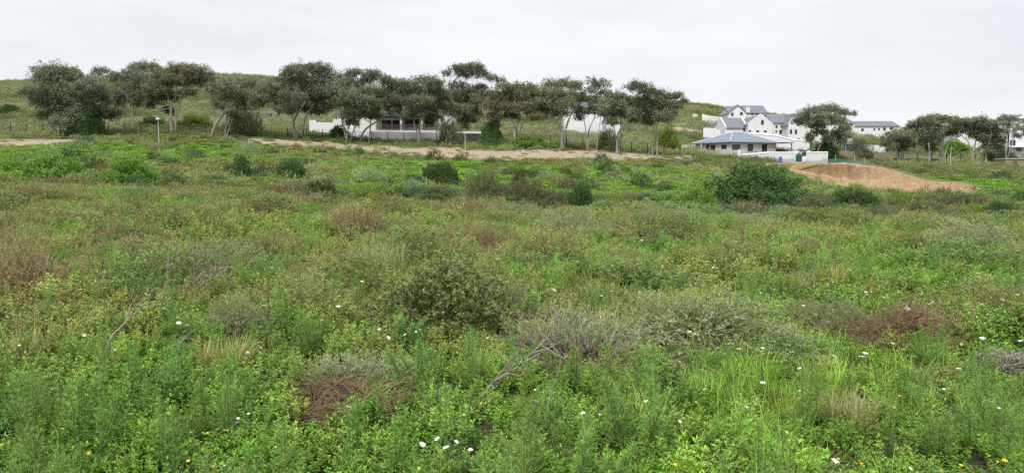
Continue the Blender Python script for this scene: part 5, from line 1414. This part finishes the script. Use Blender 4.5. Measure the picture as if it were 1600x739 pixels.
branch('dead_branch', 'lone dark stalk curving up from the herbs', [(850, 655), (862, 610), (878, 560), (876, 520)], .006, 'greytwig', 19, 3)
branch('dead_branch', 'dark upright stalk before the large dark green shrub', [(718, 590), (728, 555), (728, 530)], .005, 'twig', 20, 2)
branch('dead_branch', 'pale dead stem standing in brown shrub', [(146, 418), (150, 385), (148, 352)], .013, 'greytwig', 21, 4)
branch('dead_branch', 'grey dead sapling with twiggy top among brown shrubs', [(160, 450), (158, 425), (166, 398)], .012, 'twig', 22, 7)
branch('dead_branch', 'thin dark upright twig near small grey shrub', [(418, 478), (420, 450), (418, 420)], .007, 'twig', 23, 0)
branch('dead_branch', 'leaning twig beside the tall lone feathery weed', [(452, 510), (478, 490), (490, 452)], .006, 'twig', 24, 1)

# ------------------------------------------------------------------ feathery weeds, tussocks
FE = []
for i, (pl, hh, sp) in enumerate([(1, .75, .0), (4, .6, .16), (7, .5, .24), (3, .85, .1), (9, .42, .3)]):
    rng = np.random.default_rng(300 + i)
    b, st = t_fern(rng, pl, hh, sp, dens=70 if pl < 4 else 48)
    FE.append((hh, b.mesh('feathery_leaf_%d' % i), st.mesh('weed_stem_%d' % i)))
def weed(i, label, loc, h, group=None):
    hh, b, st = FE[i]
    o = thing('feathery_weed', label, 'weed', loc, group, random.uniform(0, 6.283))
    k = h / hh; kw = k ** .7 * random.uniform(.9, 1.15); o.scale = (kw, kw, k)
    part('foliage', b, M['fern'], o); part('stem', st, M['stem'], o)
WEEDS = [(1, 'tall lone plume of feathery weed beside small dark shrub', 440, 535, 105), (3, 'tallest feathery weed among herbs beside the claw tipped dead twig', 214, 625, 100),
         (4, 'wide drooping mound of feathery weed with many plumes', 130, 725, 150), (2, 'bushy feathery weed clump beside the dead stem mat', 330, 690, 110),
         (3, 'pair of stiff feathery plumes in front of dead stem mat', 555, 720, 110), (2, 'feathery weed clump with bright tips beside white papery flower', 1285, 655, 85),
         (3, 'tall slim feathery weed in front of the dark heap of sticks', 1540, 660, 120), (2, 'feathery weed thicket at the field edge below dark heap', 1590, 690, 100),
         (1, 'slender feathery weed in tall grass beside silver shrub', 885, 620, 60), (2, 'bright feathery clump behind the large rounded dark green shrub', 905, 470, 55),
         (2, 'light green feathery patch near the large rounded dark green shrub', 1000, 480, 50)]
for i, lb, px, py, hp in WEEDS:
    l = hit(px, py); weed(i, lb, l, hp * l.y / F)
g5 = np.random.default_rng(55)
cnt = 0
while cnt < 150:
    Y = float(3.0 + 9 * g5.uniform() ** 1.25); c = float(g5.uniform(-40, 1640)); X = (c - CX) / F * Y
    if vnoise(X * .55 + 4, Y * .55, 811) < .40 or not clear(np.array([X]), np.array([Y]), 1.2)[0]: continue
    weed(int(g5.choice(5, p=[.25, .25, .2, .15, .15])), 'upright feathery green weed among the foreground herbs', (X, Y, gz(X, Y)), float(g5.uniform(.28, .52)), 'feathery weeds of the foreground')
    cnt += 1
# the many farther ones
T = [FE[1][1].copy(), FE[2][1].copy(), FE[4][1].copy()]
x, y = wedge(g5, lambda Y: float(np.interp(Y, [9, 16, 30, 40], [1.6, 1.5, 1.0, .6])), 9, 40)
keep = (fbm(x * .3 + 2, y * .25, 821) > .50) & clear(x, y); x, y = x[keep], y[keep]; n = len(x)
s = g5.uniform(.5, 1.05, n); sx = s * np.interp(y, [9, 40], [1, 2.0])
tint = pick_col(g5, n, [(.085, .18, .045), (.10, .20, .06), (.12, .20, .05)])
scatter('feathery_weed_cover', 'feathery green weeds across the middle of the field', T, np.stack([x, y, ground(x, y)], 1), rots(g5, n, .08), np.stack([sx, sx, s], 1), g5.integers(0, 3, n), tint)

def tussock(label, px, py, wpx, hpx, c1, c2, seed, n=420):
    rng = np.random.default_rng(seed); l = hit(px, py); m = l.y / F
    l = Vector((l.x, l.y + .15, gz(l.x, l.y + .15)))
    b = t_grass(rng, n, hpx * m * 1.15, wpx * m * .32, .008, (.1, .75), 4)
    o = b.obj('grass_tussock', foliage('tussock_blade', c1, c2, .3)); o.location = l
    tag(o, label, 'grass tussock')
tussock('large pale green grass tussock beside the dark green shrub', 590, 436, 120, 58, (.13, .19, .06), (.27, .33, .14), 31, 600)
tussock('yellow tinged grass tussock in the herb field', 1312, 458, 66, 44, (.17, .16, .05), (.36, .34, .10), 32)
tussock('fine reddish grass tuft at the bottom of the field', 1345, 690, 110, 75, (.15, .18, .06), (.30, .30, .13), 33)
tussock('small lime green grass tuft near the large dark green shrub', 815, 462, 46, 34, (.15, .20, .03), (.28, .36, .06), 34)
tussock('blue green grass tussock near the two bright bushes', 215, 318, 70, 26, (.07, .15, .05), (.13, .25, .09), 35)
tussock('straw tinted grass tuft below the small dark grey shrub', 345, 590, 120, 60, (.16, .19, .05), (.32, .33, .11), 36)

# ------------------------------------------------------------------ flowers
def daisy_parts(rng, npet, pl, pw, cup):
    pe, di, st = MB(), MB(), MB()
    a = np.arange(npet) / npet * 6.283 + rng.normal(0, .08, npet)
    D = np.stack([np.cos(a) * math.cos(cup), np.sin(a) * math.cos(cup), np.full(npet, math.sin(cup)) + rng.normal(0, .1, npet)], 1)
    pe.leaves(np.stack([np.cos(a) * .004, np.sin(a) * .004, np.zeros(npet)], 1), D, np.tile([0, 0, 1.], (npet, 1)), pl * rng.uniform(.85, 1.1, npet), pw, rng.uniform(.3, 1, npet), .1)
    V, Fc = [], []
    for j, (r, z) in enumerate([(.0075, -.001), (.0075, .003), (.004, .0055)]):
        for k in range(8): V.append((r * math.cos(k * .785), r * math.sin(k * .785), z))
    for j in range(2):
        for k in range(8): Fc.append([j*8+k, j*8+(k+1) % 8, j*8+8+(k+1) % 8, j*8+8+k])
    di.add(V, Fc); di.f.append(np.array([[16 + k for k in range(8)]]))
    st.tube([(.02, .012, -.32), (.006, -.006, -.15), (0, 0, -.002)], [.0022, .002, .0018], 4)
    return pe.mesh('petals'), di.mesh('disc'), st.mesh('stem')
g3 = np.random.default_rng(33)
DW = [daisy_parts(g3, 13, .028, .014, .55), daisy_parts(g3, 12, .026, .015, 1.0), daisy_parts(g3, 14, .030, .013, .15)]
DY = [daisy_parts(g3, 9, .017, .010, .3), daisy_parts(g3, 10, .015, .009, .7)]
def flower(kind, px, py, lb, gr, sc=1.0, lift=.30):
    """py is where the bloom shows: the stem foot stands below it"""
    d = ray(px, py); Ys = 10 ** np.linspace(math.log10(2.6), math.log10(42), 900); t = Ys / d[1]
    g = ground(d[0] * t, Ys) + lift
    w = np.nonzero(EYE + d[2] * t < g)[0]
    if not len(w): return
    k = w[0]; loc = (d[0] * t[k], Ys[k], g[k])
    pe, di, st = (DW if kind else DY)[int(g3.integers(3 if kind else 2))]
    o = thing('white_daisy' if kind else 'yellow_daisy', lb, 'flower', loc, gr, float(g3.uniform(0, 6.283)))
    o.rotation_euler[0] = float(g3.normal(0.15, .3)); o.rotation_euler[1] = float(g3.normal(0, .3))
    o.scale = (sc, sc, sc)
    part('petal_ring', pe, M['petal' if kind else 'petal_yellow'], o); part('disc', di, M['disc'], o)
    part('stem', st, M['stem'], o)
WD = [(30,541),(180,549),(107,499),(12,497),(292,508),(285,466),(371,655),(383,660),(388,649),(370,661),(348,728),(368,505),(657,516),(650,520),(633,524),(672,545),(680,550),(771,489),(837,611),(838,628),(660,694),(697,699),(712,692),(735,703),(684,687),(911,645),(937,650),(1101,610),(1192,598),(1249,612),(1250,577),(1192,545),(1378,535),(1346,557),(1352,552),(1502,540),(1498,576),(1422,733),(1305,720),(1166,637),(1380,465),(1245,525),(755,470),(866,453),(940,462),(955,455),(985,463),(1018,462),(1056,473),(1255,478),(1300,440),(1120,425),(1354,461),(1492,446),(1590,460),(463,625),(84,608),(430,700),(545,636),(1010,628),(1062,660),(1160,690),(1475,610),(1560,640)]
for px, py in WD: flower(1, px, py, 'white daisy flower open above the foreground herbs', 'white daisies of the foreground', float(g3.uniform(.6, 1.0)) * (.68 if py > 600 else .9))
for i in range(95):
    px, py = float(g3.uniform(0, 1600)), float(g3.uniform(335, 560))
    if px < 350 and g3.uniform() < .7: continue
    flower(1, px, py, 'small white daisy flower out in the middle of the field', 'white daisies farther out in the field', float(g3.uniform(.6, .95)), .34)
for i in range(150):
    px, py = float(g3.uniform(0, 1600)), 739 - 330 * float(g3.uniform()) ** 1.6
    if px > 700 and g3.uniform() < .35: continue
    if vnoise(px * .012, py * .02, 911) < .42: continue
    flower(0, px, py, 'small yellow flower among the low herbs', 'yellow flowers of the field', float(g3.uniform(.4, .72)), float(g3.uniform(.18, .28)))
